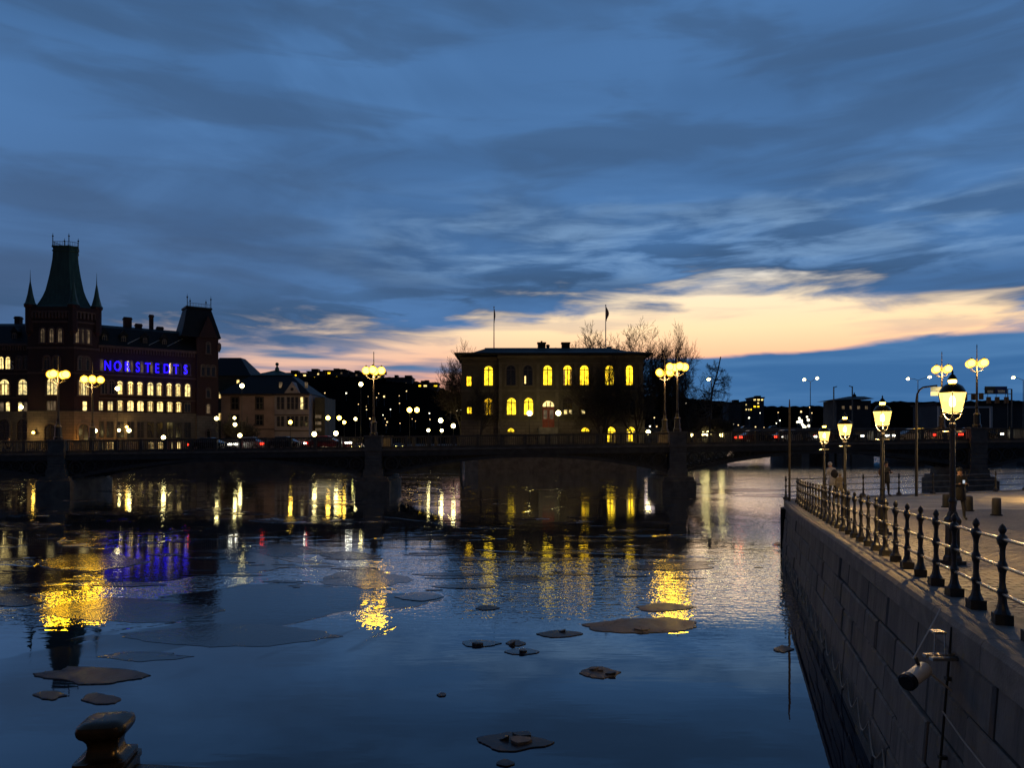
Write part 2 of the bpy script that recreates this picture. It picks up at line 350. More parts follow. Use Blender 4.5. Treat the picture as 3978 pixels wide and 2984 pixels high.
# windows: local mesh, x along the wall, -y outwards, origin at the sill's middle
WCACHE = {}; WR = random.Random(31)
def arch_poly(w, h, arch, grow=0.0):
    hw = w / 2 + grow
    if not arch: return [(-hw, -grow), (hw, -grow), (hw, h + grow), (-hw, h + grow)]
    rise = min(w / 2, h) * arch; zs = h - rise; pts = [(-hw, -grow), (hw, -grow)]
    for k in range(9):
        a = math.pi * k / 8; pts.append((hw * math.cos(a), zs + (rise + grow) * math.sin(a)))
    return pts
def window_meshes(w, h, arch, nx, nz, fw=.12, fm='window_frame', surround=.0, sm='trim_stone'):
    key = (round(w, 2), round(h, 2), arch, nx, nz, fm, surround, sm)
    if key in WCACHE: return WCACHE[key]
    f = MB(); out = arch_poly(w, h, arch, fw); inn = arch_poly(w, h, arch, 0); n = len(out)
    for i in range(n):
        j = (i + 1) % n
        f.hexa([(out[i][0], -.02, out[i][1]), (out[j][0], -.02, out[j][1]), (inn[j][0], -.02, inn[j][1]), (inn[i][0], -.02, inn[i][1]),
                (out[i][0], -.14, out[i][1]), (out[j][0], -.14, out[j][1]), (inn[j][0], -.14, inn[j][1]), (inn[i][0], -.14, inn[i][1])])
    b = .06 if w < 1.4 else .085
    for k in range(1, nx): xx = -w / 2 + w * k / nx; f.box(xx - b, xx + b, -.10, -.04, 0, h - (w / 2 * arch * .25 if arch else 0))
    top = h - (w / 2 * arch if arch else 0)
    for k in range(1, nz + 1):
        zz = top * k / nz
        if zz < h - .1: f.box(-w / 2, w / 2, -.10, -.04, zz - b, zz + b)
    su = None
    if surround:
        s_ = MB(); o2 = arch_poly(w, h, arch, fw + surround); zc = h * .62
        for i in range(n):
            j = (i + 1) % n
            if i == 0: continue
            s_.hexa([(o2[i][0], .02, o2[i][1]), (o2[j][0], .02, o2[j][1]), (out[j][0], .02, out[j][1]), (out[i][0], .02, out[i][1]),
                     (o2[i][0], -.22, o2[i][1]), (o2[j][0], -.22, o2[j][1]), (out[j][0], -.22, out[j][1]), (out[i][0], -.22, out[i][1])])
        s_.box(-w / 2 - fw - surround - .1, w / 2 + fw + surround + .1, -.32, .02, -fw - .22, -fw)
        su = s_.mesh('surround', sm)
    curs = []
    for sx in (-1, 1):
        cur = MB(); curs.append(cur)
        for k in range(3):
            a0 = sx * w * (.5 - .075 * k); a1 = sx * w * (.5 - .075 * (k + 1)); hz = (h - (w / 2 * arch if arch else 0)) * (.99 if k else .96)
            cur.box(min(a0, a1), max(a0, a1), -.062 - .008 * (k % 2), -.047, .02, hz)
    pn = MB(); pn.slab(inn, -.012, -.045)
    WCACHE[key] = (f.mesh('window', fm), pn, su, {'_curtain': [c.mesh('curtain', 'curtain_glow') for c in curs]}); return WCACHE[key]
def window(parent, fr, a, z0, w, h, pane, arch=0, nx=2, nz=1, surround=0, fm='window_frame', sm='trim_stone', o=0, name='window'):
    fm_, pn, su, cache = window_meshes(w, h, arch, nx, nz, .10, fm, surround, sm)
    if pane not in cache: cache[pane] = pn.mesh('pane', pane)
    ob = inst(name, fm_, parent, fr.p(a, z0, o), fr.rz); sub('pane', cache[pane], ob)
    if su: sub('surround', su, ob)
    if pane in ('win_cream', 'win_yellow') and w > .9 and WR.random() < .5:
        for c_m in cache['_curtain']: sub('curtain', c_m, ob)
    return ob
# ------------------------------------------------------------------ water
m = bpy.data.materials.new('river_water'); m.use_nodes = True; nt = m.node_tree; g = G(nt); b = nt.nodes['Principled BSDF']
tc = g.n('ShaderNodeTexCoord'); pos = tc.outputs['Object']; s3 = g.n('ShaderNodeSeparateXYZ'); nt.links.new(pos, s3.inputs[0])
film = g.noise(g.xyz(g.m('MULTIPLY', s3.outputs[0], .55), s3.outputs[1], 2.0), .085, 5, .6, 1.2)
filmf = g.m('MULTIPLY', g.ss(film, .515, .53), g.ss(g.m('ADD', s3.outputs[1], g.m('MULTIPLY', film, 20.0)), 26.0, 32.0))
edgef = g.m('MULTIPLY', g.ss(film, .505, .515), g.ss(film, .545, .53))
nearf = g.ss(s3.outputs[1], 17.0, 25.0)
w1 = g.noise(g.xyz(g.m('MULTIPLY', s3.outputs[0], .30), s3.outputs[1], 0.0), 3.6, 2, .5, .25)
w2 = g.noise(g.xyz(g.m('MULTIPLY', s3.outputs[0], .35), s3.outputs[1], 5.0), .8, 2, .5, .3)
w3 = g.noise(g.xyz(g.m('MULTIPLY', s3.outputs[0], .8), s3.outputs[1], 9.0), 5.5, 2, .5, .2)
zone = g.m('MULTIPLY', g.ss(s3.outputs[1], 19.5, 23.0), g.ss(s3.outputs[1], 40.0, 31.0))
open_ = g.m('SUBTRACT', 1.0, g.m('MULTIPLY', filmf, .85))
wind = g.m('MULTIPLY', g.ss(g.m('SUBTRACT', s3.outputs[0], g.m('MULTIPLY', s3.outputs[1], .1)), 5.5, 9.5), g.ss(s3.outputs[1], 33.0, 44.0))
zone = g.m('MAXIMUM', zone, g.m('MULTIPLY', wind, 1.5))
hgt = g.m('ADD', g.m('ADD', g.m('MULTIPLY', w1, .0062), g.m('MULTIPLY', w2, .0125)), g.m('MULTIPLY', g.m('MULTIPLY', w3, zone), .0135))
calm = g.m('MAXIMUM', g.m('ADD', .16, g.m('MULTIPLY', g.m('MULTIPLY', nearf, open_), .9)), wind)
bp = g.n('ShaderNodeBump'); bp.inputs['Strength'].default_value = 1.0; bp.inputs['Distance'].default_value = 1.0
nt.links.new(g.m('MULTIPLY', hgt, calm), bp.inputs['Height'])
nt.nodes.remove(b)
df = g.n('ShaderNodeBsdfDiffuse'); gl = g.n('ShaderNodeBsdfGlossy'); fr_ = g.n('ShaderNodeFresnel'); fr_.inputs['IOR'].default_value = 1.33
nt.links.new(bp.outputs[0], gl.inputs['Normal']); nt.links.new(bp.outputs[0], fr_.inputs['Normal'])
nt.links.new(g.mix(filmf, (.0006, .004, .017), (.016, .017, .023)), df.inputs['Color'])
nt.links.new(g.m('ADD', .012, g.m('MULTIPLY', filmf, .05)), gl.inputs['Roughness'])
gl.inputs['Color'].default_value = (.93, .97, 1, 1)
refl = g.m('MULTIPLY', g.m('POWER', fr_.outputs[0], 1.25), g.m('SUBTRACT', 2.9, g.m('MULTIPLY', filmf, 1.25)), clamp=True)
mx = g.n('ShaderNodeMixShader'); nt.links.new(refl, mx.inputs[0]); nt.links.new(df.outputs[0], mx.inputs[1]); nt.links.new(gl.outputs[0], mx.inputs[2])
nt.links.new(mx.outputs[0], nt.nodes['Material Output'].inputs[0])
MATS['river_water'] = m
mb = MB(); n = 1
mb.v += [(-2500, -60, 0), (2500, -60, 0), (2500, 4000, 0), (-2500, 4000, 0)]; mb.face([0, 1, 2, 3])
tag(mb.build('water', 'river_water'), 'dark river water reflecting dusk sky and lamps', None, None, 'structure')
# ------------------------------------------------------------------ hills and ground
def hill(name, prof, Y, depth, label, seed):
    rnd = random.Random(seed); mb = MB(); rows = []
    pts = []
    for (x0, y0), (x1, y1) in zip(prof, prof[1:]):
        k = max(2, int(abs(x1 - x0) / 14))
        for i in range(k): f = i / k; pts.append((x0 + (x1 - x0) * f, y0 + (y1 - y0) * f + rnd.uniform(-3.2, 3.2)))
    pts.append(prof[-1])
    for (dy, fz) in ((-depth, -.02), (-depth * .6, .35), (-depth * .25, .8), (0, 1), (depth, .96)):
        rows.append([(XX(px, Y) * (1 + dy / Y * .9), Y + dy, max(-1, ZZ(py, Y) * fz + (rnd.uniform(-2, 2) if 0 < fz < 1 else 0))) for px, py in pts])
    n = len(pts)
    for r in rows: mb.v += r
    for i in range(len(rows) - 1):
        for k in range(n - 1): q = i * n + k; mb.face([q, q + 1, q + n + 1, q + n])
    return tag(mb.build(name, 'hill_green'), label, None, None, 'structure')
hill('hill', [(-500, 1500), (500, 1490), (900, 1470), (1109, 1455), (1276, 1452), (1380, 1456), (1467, 1465), (1560, 1470), (1605, 1480), (1695, 1500), (1770, 1531), (1900, 1560), (2100, 1580), (2400, 1600)], 900, 260, 'dark hillside with apartment blocks along its crest', 1)
hill('hill', [(1700, 1600), (2200, 1560), (2530, 1536), (2663, 1545), (2825, 1562), (2894, 1577), (3050, 1580), (3150, 1578), (3260, 1580), (3400, 1562), (3570, 1560), (3700, 1562), (3830, 1556), (4000, 1556), (4700, 1530)], 1150, 300, 'low dark wooded ridge along the far shore', 2)
mb = MB(); mb.box(-260, -10.5, 151, 640, -1.5, 3.6); tag(mb.build('far_quay_ground', 'ground'), 'stone quay and streets of the far bank', None, None, 'structure')
mb = MB(); mb.prism([(-8.5, 133), (-6, 130.5), (22, 130.5), (25, 133), (26, 160), (-9, 160)], -1.5, 3.4); tag(mb.build('island_ground', 'bridge_stone'), 'stone embanked islet behind the arched bridge', None, None, 'structure')
# ------------------------------------------------------------------ the arched bridge
PIERS = [-79.0, XX(226, 76), XX(1452, 76), XX(2631, 76), XX(3795, 76), 80.5]
BY0, BY1 = 76.0, 82.2
def zc(X): return 4.68 + X / 52.6 * .70
br = thing('arched_bridge', 'long dark bridge of low iron arches on stone piers with railing', 'bridge', (0, 79, 0))
# deck, cornice
def strip(name, mat, y0, y1, d0, d1, x0=-79, x1=80.5):
    mb = MB(); mb.hexa([(x0, y0, zc(x0) + d0), (x1, y0, zc(x1) + d0), (x1, y1, zc(x1) + d0), (x0, y1, zc(x0) + d0), (x0, y0, zc(x0) + d1), (x1, y0, zc(x1) + d1), (x1, y1, zc(x1) + d1), (x0, y1, zc(x0) + d1)])
    return mb.build(name, mat, br)
strip('deck', 'asphalt', BY0 + .02, BY1 - .02, -.62, .06)
strip('cornice', 'bridge_stone', BY0 - .34, BY0 + .02, -.10, .09)
strip('fascia', 'bridge_iron', BY0 - .2, BY0 + .015, -.66, -.103)
strip('cornice', 'bridge_stone', BY1 - .02, BY1 + .34, -.10, .09)
ring = MB()
for k in range(20):
    a0, a1 = 2 * math.pi * k / 20, 2 * math.pi * (k + 1) / 20
    q = lambda r, a, y: (r * math.cos(a), y, r * math.sin(a))
    ring.hexa([q(.80, a0, .06), q(.80, a1, .06), q(1, a1, .06), q(1, a0, .06), q(.80, a0, -.06), q(.80, a1, -.06), q(1, a1, -.06), q(1, a0, -.06)])
ringm = ring.mesh('ring', 'bridge_iron')
for i in range(len(PIERS) - 1):
    xa, xb = PIERS[i] + .9, PIERS[i + 1] - .9; xm, hl = (xa + xb) / 2, (xb - xa) / 2
    lo = lambda X: zc(X) - .98 - 1.75 * ((X - xm) / hl) ** 2
    N = 28; xs = [xa + (xb - xa) * k / N for k in range(N + 1)]
    for nm, y0, y1, dep in (('arch_rib', BY0 - .12, BY0 + .3, .34), ('arch_rib', BY1 - .3, BY1 + .12, .34), ('arch_rib', 78.0, 78.3, .34), ('arch_rib', 80.0, 80.3, .34)):
        mb = MB()
        for a, b_ in zip(xs, xs[1:]):
            mb.hexa([(a, y0, lo(a)), (b_, y0, lo(b_)), (b_, y1, lo(b_)), (a, y1, lo(a)), (a, y0, lo(a) + dep), (b_, y0, lo(b_) + dep), (b_, y1, lo(b_) + dep), (a, y1, lo(a) + dep)])
        mb.build(nm, 'bridge_iron', br)
    # inner web plate that closes the view through the spandrels (left out at the shore end of one span)
    mb = MB(); st = 5 if i == 3 else 0
    for a, b_ in list(zip(xs, xs[1:]))[st:]:
        mb.hexa([(a, 77.0, lo(a) + .1), (b_, 77.0, lo(b_) + .1), (b_, 77.06, lo(b_) + .1), (a, 77.06, lo(a) + .1), (a, 77.0, zc(a) - .6), (b_, 77.0, zc(b_) - .6), (b_, 77.06, zc(b_) - .6), (a, 77.06, zc(a) - .6)])
    mb.build('web_plate', 'bridge_iron', br)
    for sgn in (-1, 1):
        X = xm + sgn * (hl - .15)
        for k in range(9):
            hgt_ = (zc(X) - .66) - (lo(X) + .34); r = hgt_ / 2
            for _ in range(3):
                Xc = X - sgn * r; r = max(.08, ((zc(Xc) - .66) - (lo(Xc) + .34)) / 2)
            if r < .14: break
            for yy in (BY0 + .05, BY1 - .05):
                inst('ring', ringm, br, (Xc, yy, (zc(Xc) - .66 + lo(Xc) + .34) / 2), 0, (r, 1, r))
                if r > .3:
                    mb = MB(); zm = (zc(Xc) - .66 + lo(Xc) + .34) / 2
                    inst('ring', ringm, br, (Xc, yy - .01, zm), 0, (r * .45, .8, r * .45))
            X = Xc - sgn * r
# piers with pedestals
for X in PIERS:
    z = zc(X); mb = MB()
    for w0, w1, z0, z1, o in ((1.75, 1.75, -1, 1.35, .9), (1.6, 1.5, 1.352, 1.75, .75), (1.05, .98, 1.752, 2.5, .5)):
        mb.hexa([(X - w0, BY0 - o, z0), (X + w0, BY0 - o, z0), (X + w0, BY1 + o, z0), (X - w0, BY1 + o, z0), (X - w1, BY0 - o, z1), (X + w1, BY0 - o, z1), (X + w1, BY1 + o, z1), (X - w1, BY1 + o, z1)])
    p = mb.build('pier', 'bridge_stone', br)
    mb = MB(); c0 = 2.505; nst = 5
    hh = (z - .12 - c0) / nst
    for k in range(nst): d_ = .012 * (k % 2); mb.box(X - .86 + d_, X + .86 - d_, BY0 - .42 + d_, BY1 + .42 - d_, c0 + k * hh, c0 + (k + 1) * hh - .018)
    mb.build('shaft', 'bridge_stone', p)
    mb = MB(); mb.box(X - .98, X + .98, BY0 - .55, BY0 + .75, z - .115, z + .12); mb.box(X - .98, X + .98, BY1 - .75, BY1 + .55, z - .115, z + .12); mb.build('pier_cornice', 'bridge_stone', p)
    for s_, yy in ((-1, BY0), (1, BY1)):
        mb = MB(); mb.box(X - .84, X + .84, yy - .42, yy + .42, z + .122, z + 1.32); mb.box(X - .95, X + .95, yy - .52, yy + .52, z + 1.322, z + 1.5); mb.build('pedestal', 'bridge_stone', p)
# railing: bays between posts
BAYM = {}
def bay(x0, x1, yy):
    n = max(3, int((x1 - x0) / .19)); z0, z1 = zc(x0), zc(x1); mb = MB()
    def bar(d0, d1, hw): mb.hexa([(x0, yy - hw, z0 + d0), (x1, yy - hw, z1 + d0), (x1, yy + hw, z1 + d0), (x0, yy + hw, z0 + d0), (x0, yy - hw, z0 + d1), (x1, yy - hw, z1 + d1), (x1, yy + hw, z1 + d1), (x0, yy + hw, z0 + d1)])
    bar(1.26, 1.40, .10); mb.build('handrail', 'bridge_iron', br)
    mb = MB(); bar(.095, .34, .09); mb.build('plinth', 'bridge_iron', br)
    mb = MB()
    for k in range(n):
        X = x0 + (x1 - x0) * (k + .5) / n; zz = zc(X)
        mb.box(X - .032, X + .032, yy - .032, yy + .032, zz + .342, zz + 1.258)
    tag(mb.build('baluster_row', 'bridge_iron', br), kind='stuff')
for yy in (BY0, BY1):
    for i in range(len(PIERS) - 1):
        xa, xb = PIERS[i] + .87, PIERS[i + 1] - .87; nb = 12
        for k in range(nb):
            x0, x1 = xa + (xb - xa) * k / nb, xa + (xb - xa) * (k + 1) / nb
            if x1 < -58 or x0 > 62: continue
            bay(x0 + (.14 if k else 0), x1 - (.14 if k < nb - 1 else 0), yy)
            if k: mb = MB(); z = zc(x0); mb.box(x0 - .135, x0 + .135, yy - .14, yy + .14, z + .095, z + 1.44); mb.build('railing_post', 'bridge_iron', br)
# ------------------------------------------------------------------ candelabra on the bridge piers
def candelabrum(X, yy, rot, label, energy=2000):
    z0 = zc(X) + 1.502; t_ = thing('bridge_lamp', label, 'street lamp', (X, yy, z0), 'candelabra lamps on the bridge piers')
    S = 13.0 + (zc(X) - zc(-14)) * .9 - .35      # globe height
    H = S - z0
    mb = MB(); mb.lathe([(.42, 0), (.42, .25), (.34, .3), (.30, 1.2), (.36, 1.3), (.2, 1.5), (.15, 1.9)], 8, (X, yy, z0), .4); mb.build('base', 'iron', t_)
    mb = MB(); mb.lathe([(.13, 1.88), (.11, 2.2), (.085, H - .3), (.12, H - .25), (.07, H - .1), (.06, H + .3), (.09, H + .4), (.05, H + .55), (.035, H + 1.7), (.05, H + 1.75), (.012, H + 2.0)], 10, (X, yy, z0)); mb.build('post', 'iron', t_, True)
    for k in range(4):
        a = rot + math.pi / 2 * k; d = Vector((math.cos(a), math.sin(a), 0)); c = Vector((X, yy, S)) + d * .78
        mb = MB(); b0 = Vector((X, yy, S - .9))
        mb.tube([b0, b0 + d * .35 + Vector((0, 0, .06)), b0 + d * .68 + Vector((0, 0, .22)), c - Vector((0, 0, .40)), c - Vector((0, 0, .3))], [.035, .035, .03, .03, .07], 6); mb.build('arm', 'iron', t_, True)
        mb = MB(); mb.ball(c, .43, 16, 10); gl = mb.build('globe', 'halo_glass', t_, True)
        mb = MB(); mb.ball(c, .33, 16, 10); mb.build('bulb', 'lamp_bridge', gl, True)
        mb = MB(); mb.lathe([(.12, .425), (.10, .49), (.02, .57)], 8, c); mb.build('cap', 'iron', gl)
    plight('lamp_light', (X - .15, yy - .5, S - .75), energy, (1, .60, .22), .25, t_)
candelabrum(PIERS[1], BY0, 0.0, 'four-globe lamp on near rail of leftmost bridge pier, lower than the tower')
candelabrum(PIERS[1], BY1, .5, 'four-globe lamp on far rail of leftmost bridge pier, left of the blue letters')
candelabrum(PIERS[2], BY0, .05, 'lone four-globe lamp on the bridge pier left of the lit villa')
candelabrum(PIERS[3], BY0, .1, 'taller of two four-globe lamps on the bridge pier right of the villa')
candelabrum(PIERS[3], BY1, .5, 'four-globe lamp on far rail of the pier right of the villa')
candelabrum(PIERS[4], BY0, .38, 'four-globe lamp on near rail of rightmost bridge pier, beside road sign')
candelabrum(PIERS[4], BY1, .38, 'four-globe lamp partly hidden behind the largest quay lantern')
# ------------------------------------------------------------------ red brick publishing house with tower (left)
pb = thing('brick_building', 'large dark brick building with copper-roofed corner tower and blue neon letters', 'building', (-97, 172, 3.6))
A, B, C_, D_, E_ = (-108.1, 165.0), (-97.7, 165.0), (-94.1, 168.5), (-99.0, 177.5), (-108.1, 177.5)
pent = [A, B, C_, D_, E_]; pcx, pcy = -102.6, 170.2
def grow(k, z, dx=0): return [(pcx + (p[0] - pcx) * k + dx, pcy + (p[1] - pcy) * k, z) for p in pent]
FT = Fr(A, (1, 0)); FC = Fr(B, (C_[0] - B[0], C_[1] - B[1])); FL = Fr((-131, 166.6), (1, 0))
ed = Vector((.812, .584, 0)); FW = Fr((C_[0] + .2, C_[1] + .4), (.812, .584))
ST, EA = 11.8, 27.5
mb = MB(); mb.loft([grow(1, ST), grow(1, 35.2)]); mb.build('tower_wall', 'brick', pb)
mb = MB(); mb.loft([grow(1.012, 3.6), grow(1.012, ST)]); mb.loft([grow(1.035, ST + .002), grow(1.035, ST + .45)]); mb.build('tower_base', 'ashlar', pb)
mb = MB()
for z0, k in ((20.6, 1.02), (26.2, 1.02), (32.0, 1.03), (34.3, 1.05)): mb.loft([grow(k, z0), grow(k, z0 + .35)])
mb.build('string_courses', 'trim_stone', pb)
mb = MB()
for fr, L in ((FT, 10.4), (FC, 5.0)):
    for k in range(int(L / .75)): fr.box(mb, .3 + k * .75, .3 + k * .75 + .4, 33.0, 34.28, .0, .35)
mb.build('corbel_frieze', 'trim_stone', pb)
mb = MB(); mb.loft([grow(1.06, 34.66), grow(1.06, 35.5)]); mb.build('parapet', 'brick', pb)
# flared copper roof
mb = MB(); prof = [(1, 0), (.88, .06), (.80, .13), (.71, .22), (.635, .32), (.575, .45), (.52, .58), (.465, .74), (.425, .87), (.41, 1)]
mb.loft([grow(.86 * k, 35.5 + 13.3 * f) for k, f in prof])
trf = mb.build('tower_roof', 'copper_roof', pb)
mb = MB(); mb.loft([grow(.86 * .41 * s_, 48.802 + h_) for s_, h_ in ((1.05, 0), (1.07, .3), (1.0, .35), (1.0, .8), (1.09, .95), (1.09, 1.3), (1.02, 1.35))]); mb.build('roof_cap', 'copper_roof', trf)
mb = MB(); rt = grow(.86 * .41, 50.15)
for p, q in zip(rt, rt[1:] + rt[:1]):
    p, q = Vector(p), Vector(q); n_ = max(3, int((q - p).length / .35))
    for k in range(n_): c = p.lerp(q, k / n_); mb.tube([c, c + Vector((0, 0, .95))], .035, 4)
    mb.tube([p + Vector((0, 0, .9)), q + Vector((0, 0, .9))], .05, 4)
mb.build('roof_cresting', 'iron', trf)
for p in (rt[0], rt[1], rt[3], rt[4]):
    mb = MB(); mb.lathe([(.16, 0), (.11, .3), (.10, 2.0), (.25, 2.15), (.08, 2.3), (.03, 2.8)], 6, p); mb.build('finial', 'iron', trf)
for p in (A, B, C_):
    q = (pcx + (p[0] - pcx) * .93, pcy + (p[1] - pcy) * .93)
    mb = MB(); mb.lathe([(.3, 28.6), (1.0, 30.2), (1.0, 35.3), (1.25, 35.6), (1.25, 36.0)], 8, (q[0], q[1], 0), .39); tu = mb.build('turret', 'brick', pb)
    mb = MB(); mb.lathe([(1.35, 36.002), (1.0, 36.5), (.55, 38.4), (.28, 40.2), (.11, 41.2), (.06, 42.3), (.02, 43.9)], 8, (q[0], q[1], 0), .39); mb.build('turret_spire', 'copper_roof', tu)
# wings
def wing(fr, a0, a1, dep, ridge, mats=('brick', 'ashlar')):
    mb = MB(); fr.box(mb, a0, a1, ST, EA, -dep, 0); mb.build('wing_wall', mats[0], pb)
    mb = MB(); fr.box(mb, a0, a1, 3.6, ST, -dep, .12); fr.box(mb, a0, a1, ST + .002, ST + .4, -.5, .3); mb.build('wing_base', mats[1], pb)
    mb = MB(); fr.box(mb, a0, a1, EA - .55, EA, .002, .45); fr.box(mb, a0, a1, 20.6, 20.9, .002, .14); fr.box(mb, a0, a1, 15.2, 15.45, .002, .14); mb.build('cornice', 'trim_stone', pb)
    mb = MB()
    for k in range(int((a1 - a0) / .6)): fr.box(mb, a0 + k * .6, a0 + k * .6 + .3, EA - 1.5, EA - .56, .0, .28)
    mb.build('corbel_frieze', 'trim_stone', pb)
    mb = MB(); q = fr.p
    mb.loft([[q(a0, EA + .003, .5), q(a1, EA + .003, .5), q(a1, EA + .003, -dep), q(a0, EA + .003, -dep)], [q(a0, ridge - .8, -3.2), q(a1, ridge - .8, -3.2), q(a1, ridge - .8, -dep + 3), q(a0, ridge - .8, -dep + 3)], [q(a0, ridge, -5), q(a1, ridge, -5), q(a1, ridge, -dep + 5), q(a0, ridge, -dep + 5)]])
    return mb.build('wing_roof', 'dark_roof', pb)
rl = wing(FL, 0, 22.7, 12, 32.8); rr = wing(FW, -.5, 20.5, 12, 32.8)
def chim(fr, a, o, w, z0, z1, par):
    mb = MB(); fr.box(mb, a - w / 2, a + w / 2, z0, z1, o - w / 2, o + w / 2); fr.box(mb, a - w / 2 - .12, a + w / 2 + .12, z1 - .55, z1 - .25, o - w / 2 - .12, o + w / 2 + .12); mb.build('chimney', 'brick', par)
chim(FL, FL.a(88), -6, 1.3, 31, 36.9, rl); chim(FL, FL.a(3), -6, 1.2, 31, 34.6, rl)
for px, z1, w in ((511, 35.2, 1.7), (555, 33.9, 1.4), (606, 36.4, .9), (640, 33.6, 1.4)): chim(FW, FW.a(px), -6, w, 31, z1, rr)
def dormer(fr, a, par, lit='dark_glass', z0=28.2, w=1.5):
    mb = MB(); fr.box(mb, a - w / 2, a + w / 2, z0, z0 + 2.0, -4, -.6)
    q = fr.p; mb.loft([[q(a - w / 2 - .2, z0 + 2.003, -.4), q(a + w / 2 + .2, z0 + 2.003, -.4), q(a + w / 2 + .2, z0 + 2.003, -4), q(a - w / 2 - .2, z0 + 2.003, -4)], [q(a - .05, z0 + 3.2, -.4), q(a + .05, z0 + 3.2, -.4), q(a + .05, z0 + 3.2, -4), q(a - .05, z0 + 3.2, -4)]])
    d = mb.build('dormer', 'dark_roof', par)
    f_, pn, su, cache = window_meshes(.7, 1.5, 1, 2, 1, .1)
    if lit not in cache: cache[lit] = pn.mesh('pane', lit)
    w_ = inst('window', f_, d, fr.p(a, z0 + .3, -.6), fr.rz); sub('pane', cache[lit], w_)
for px in (408, 482, 565, 640): dormer(FW, FW.a(px), rr)
for px in (50,): dormer(FL, FL.a(px), rl)
for px in (530, 612, 682):  # pale bars added in place of light reflected along the roof
    a = FW.a(px); mb = MB(); mb.tube([FW.p(a - 1.9, 28.2, .25), FW.p(a + 2.0, 30.6, -1.8)], .05, 5); mb.build('roof_glint', 'pale_steel', rr)
# windows: right wing
for zp in (1145, 1245, 1335, 1435, 1520, 1615, 1700, 1790): window(pb, FW, FW.a(zp * .4069), 16.4, 1.15, 3.0, 'win_cream', 1, 2, 1, .28)
for zp in (1000, 1065): window(pb, FW, FW.a(zp * .4069), 16.4, 1.15, 3.0, 'dark_glass', 1, 2, 1, .28)
for zp in (1145, 1245, 1340, 1435, 1527, 1620, 1705): window(pb, FW, FW.a(zp * .4069), 12.6, 1.25, 2.3, 'win_cream', .5, 2, 1)
for zp in (942, 970, 1040, 1065): window(pb, FW, FW.a(zp * .4069), 12.6, .45, 2.0, 'win_cream', .3, 1, 1)
window(pb, FW, FW.a(1790 * .4069), 12.6, 1.25, 2.3, 'dark_glass', .5, 2, 1)
for i, zp in enumerate((930, 970, 1060, 1150, 1225, 1252, 1318, 1352, 1410, 1442, 1535, 1628, 1650, 1685, 1712, 1772, 1800)):
    window(pb, FW, FW.a(zp * .4069), 21.7, .62, 2.5, 'win_cream' if zp in (1225, 1628) else ('win_dim' if i % 2 else 'dark_glass'), 1, 1, 1, .14)
for i, zp in enumerate((955, 1050, 1150, 1245, 1340, 1435, 1527, 1620, 1705, 1790)): window(pb, FW, FW.a(zp * .4069), 6.4, 1.3, 3.6, 'dark_glass', .0, 2, 2, 0, 'dark_frame', o=.12)
for i, zp in enumerate((955, 1040, 1060, 1345, 1438, 1530, 1630, 1705)): window(pb, FW, FW.a(zp * .4069), 3.75, 1.1, 1.5, 'win_cream', .5, 2, 1, o=.12)
# tower windows
for zp in (410, 495, 575): window(pb, FT, FT.a(zp * .4069), 27.6, .85, 3.0, 'win_dim', 1, 2, 1, .3)
for zp in (742, 790, 836): window(pb, FC, FC.a(zp * .4069), 27.6, .85, 3.0, 'win_dim', 1, 2, 1, .3)
for zp in (450, 540): window(pb, FT, FT.a(zp * .4069), 21.6, 1.2, 2.8, 'dark_glass', 1, 2, 1, .3)
for zp in (775, 825): window(pb, FC, FC.a(zp * .4069), 21.6, .95, 2.8, 'dark_glass', 1, 2, 1, .3)
window(pb, FT, FT.a(500 * .4069), 15.9, 2.2, 3.8, 'win_cream', 1, 3, 1, .3); window(pb, FC, FC.a(800 * .4069), 15.9, 2.0, 3.8, 'win_cream', 1, 3, 1, .3)
window(pb, FT, FT.a(495 * .4069), 12.4, 1.9, 2.0, 'win_dim', 0, 3, 1); window(pb, FC, FC.a(808 * .4069), 12.4, .8, 2.0, 'win_cream', 0, 1, 1)
window(pb, FT, FT.a(485 * .4069), 4.3, 2.2, 5.0, 'dark_glass', 1, 2, 2, .4, 'dark_frame', 'ashlar', o=.13); window(pb, FC, FC.a(795 * .4069), 4.3, 1.8, 5.0, 'dark_glass', 1, 2, 2, .4, 'dark_frame', 'ashlar', o=.13)
# left wing windows
for zp, w in ((45, 2.1), (220, 1.9), (-130, 2.1)): window(pb, FL, FL.a(zp * .4069), 16.0, w, 3.4, 'win_cream', 1, 2, 1, .3)
for zp, p_ in ((15, 'win_cream'), (78, 'win_cream'), (185, 'dark_glass'), (245, 'dark_glass')): window(pb, FL, FL.a(zp * .4069), 21.8, 1.05, 2.7, p_, 1, 2, 1, .25)
for zp, p_ in ((20, 'win_dim'), (78, 'win_cream'), (195, 'win_cream'), (245, 'win_dim')): window(pb, FL, FL.a(zp * .4069), 12.3, .85, 2.0, p_, .3, 1, 1)
for zp in (45, 220): window(pb, FL, FL.a(zp * .4069), 5.8, 2.2, 4.6, 'dark_glass', 1, 2, 2, .4, 'dark_frame', 'ashlar', o=.13)
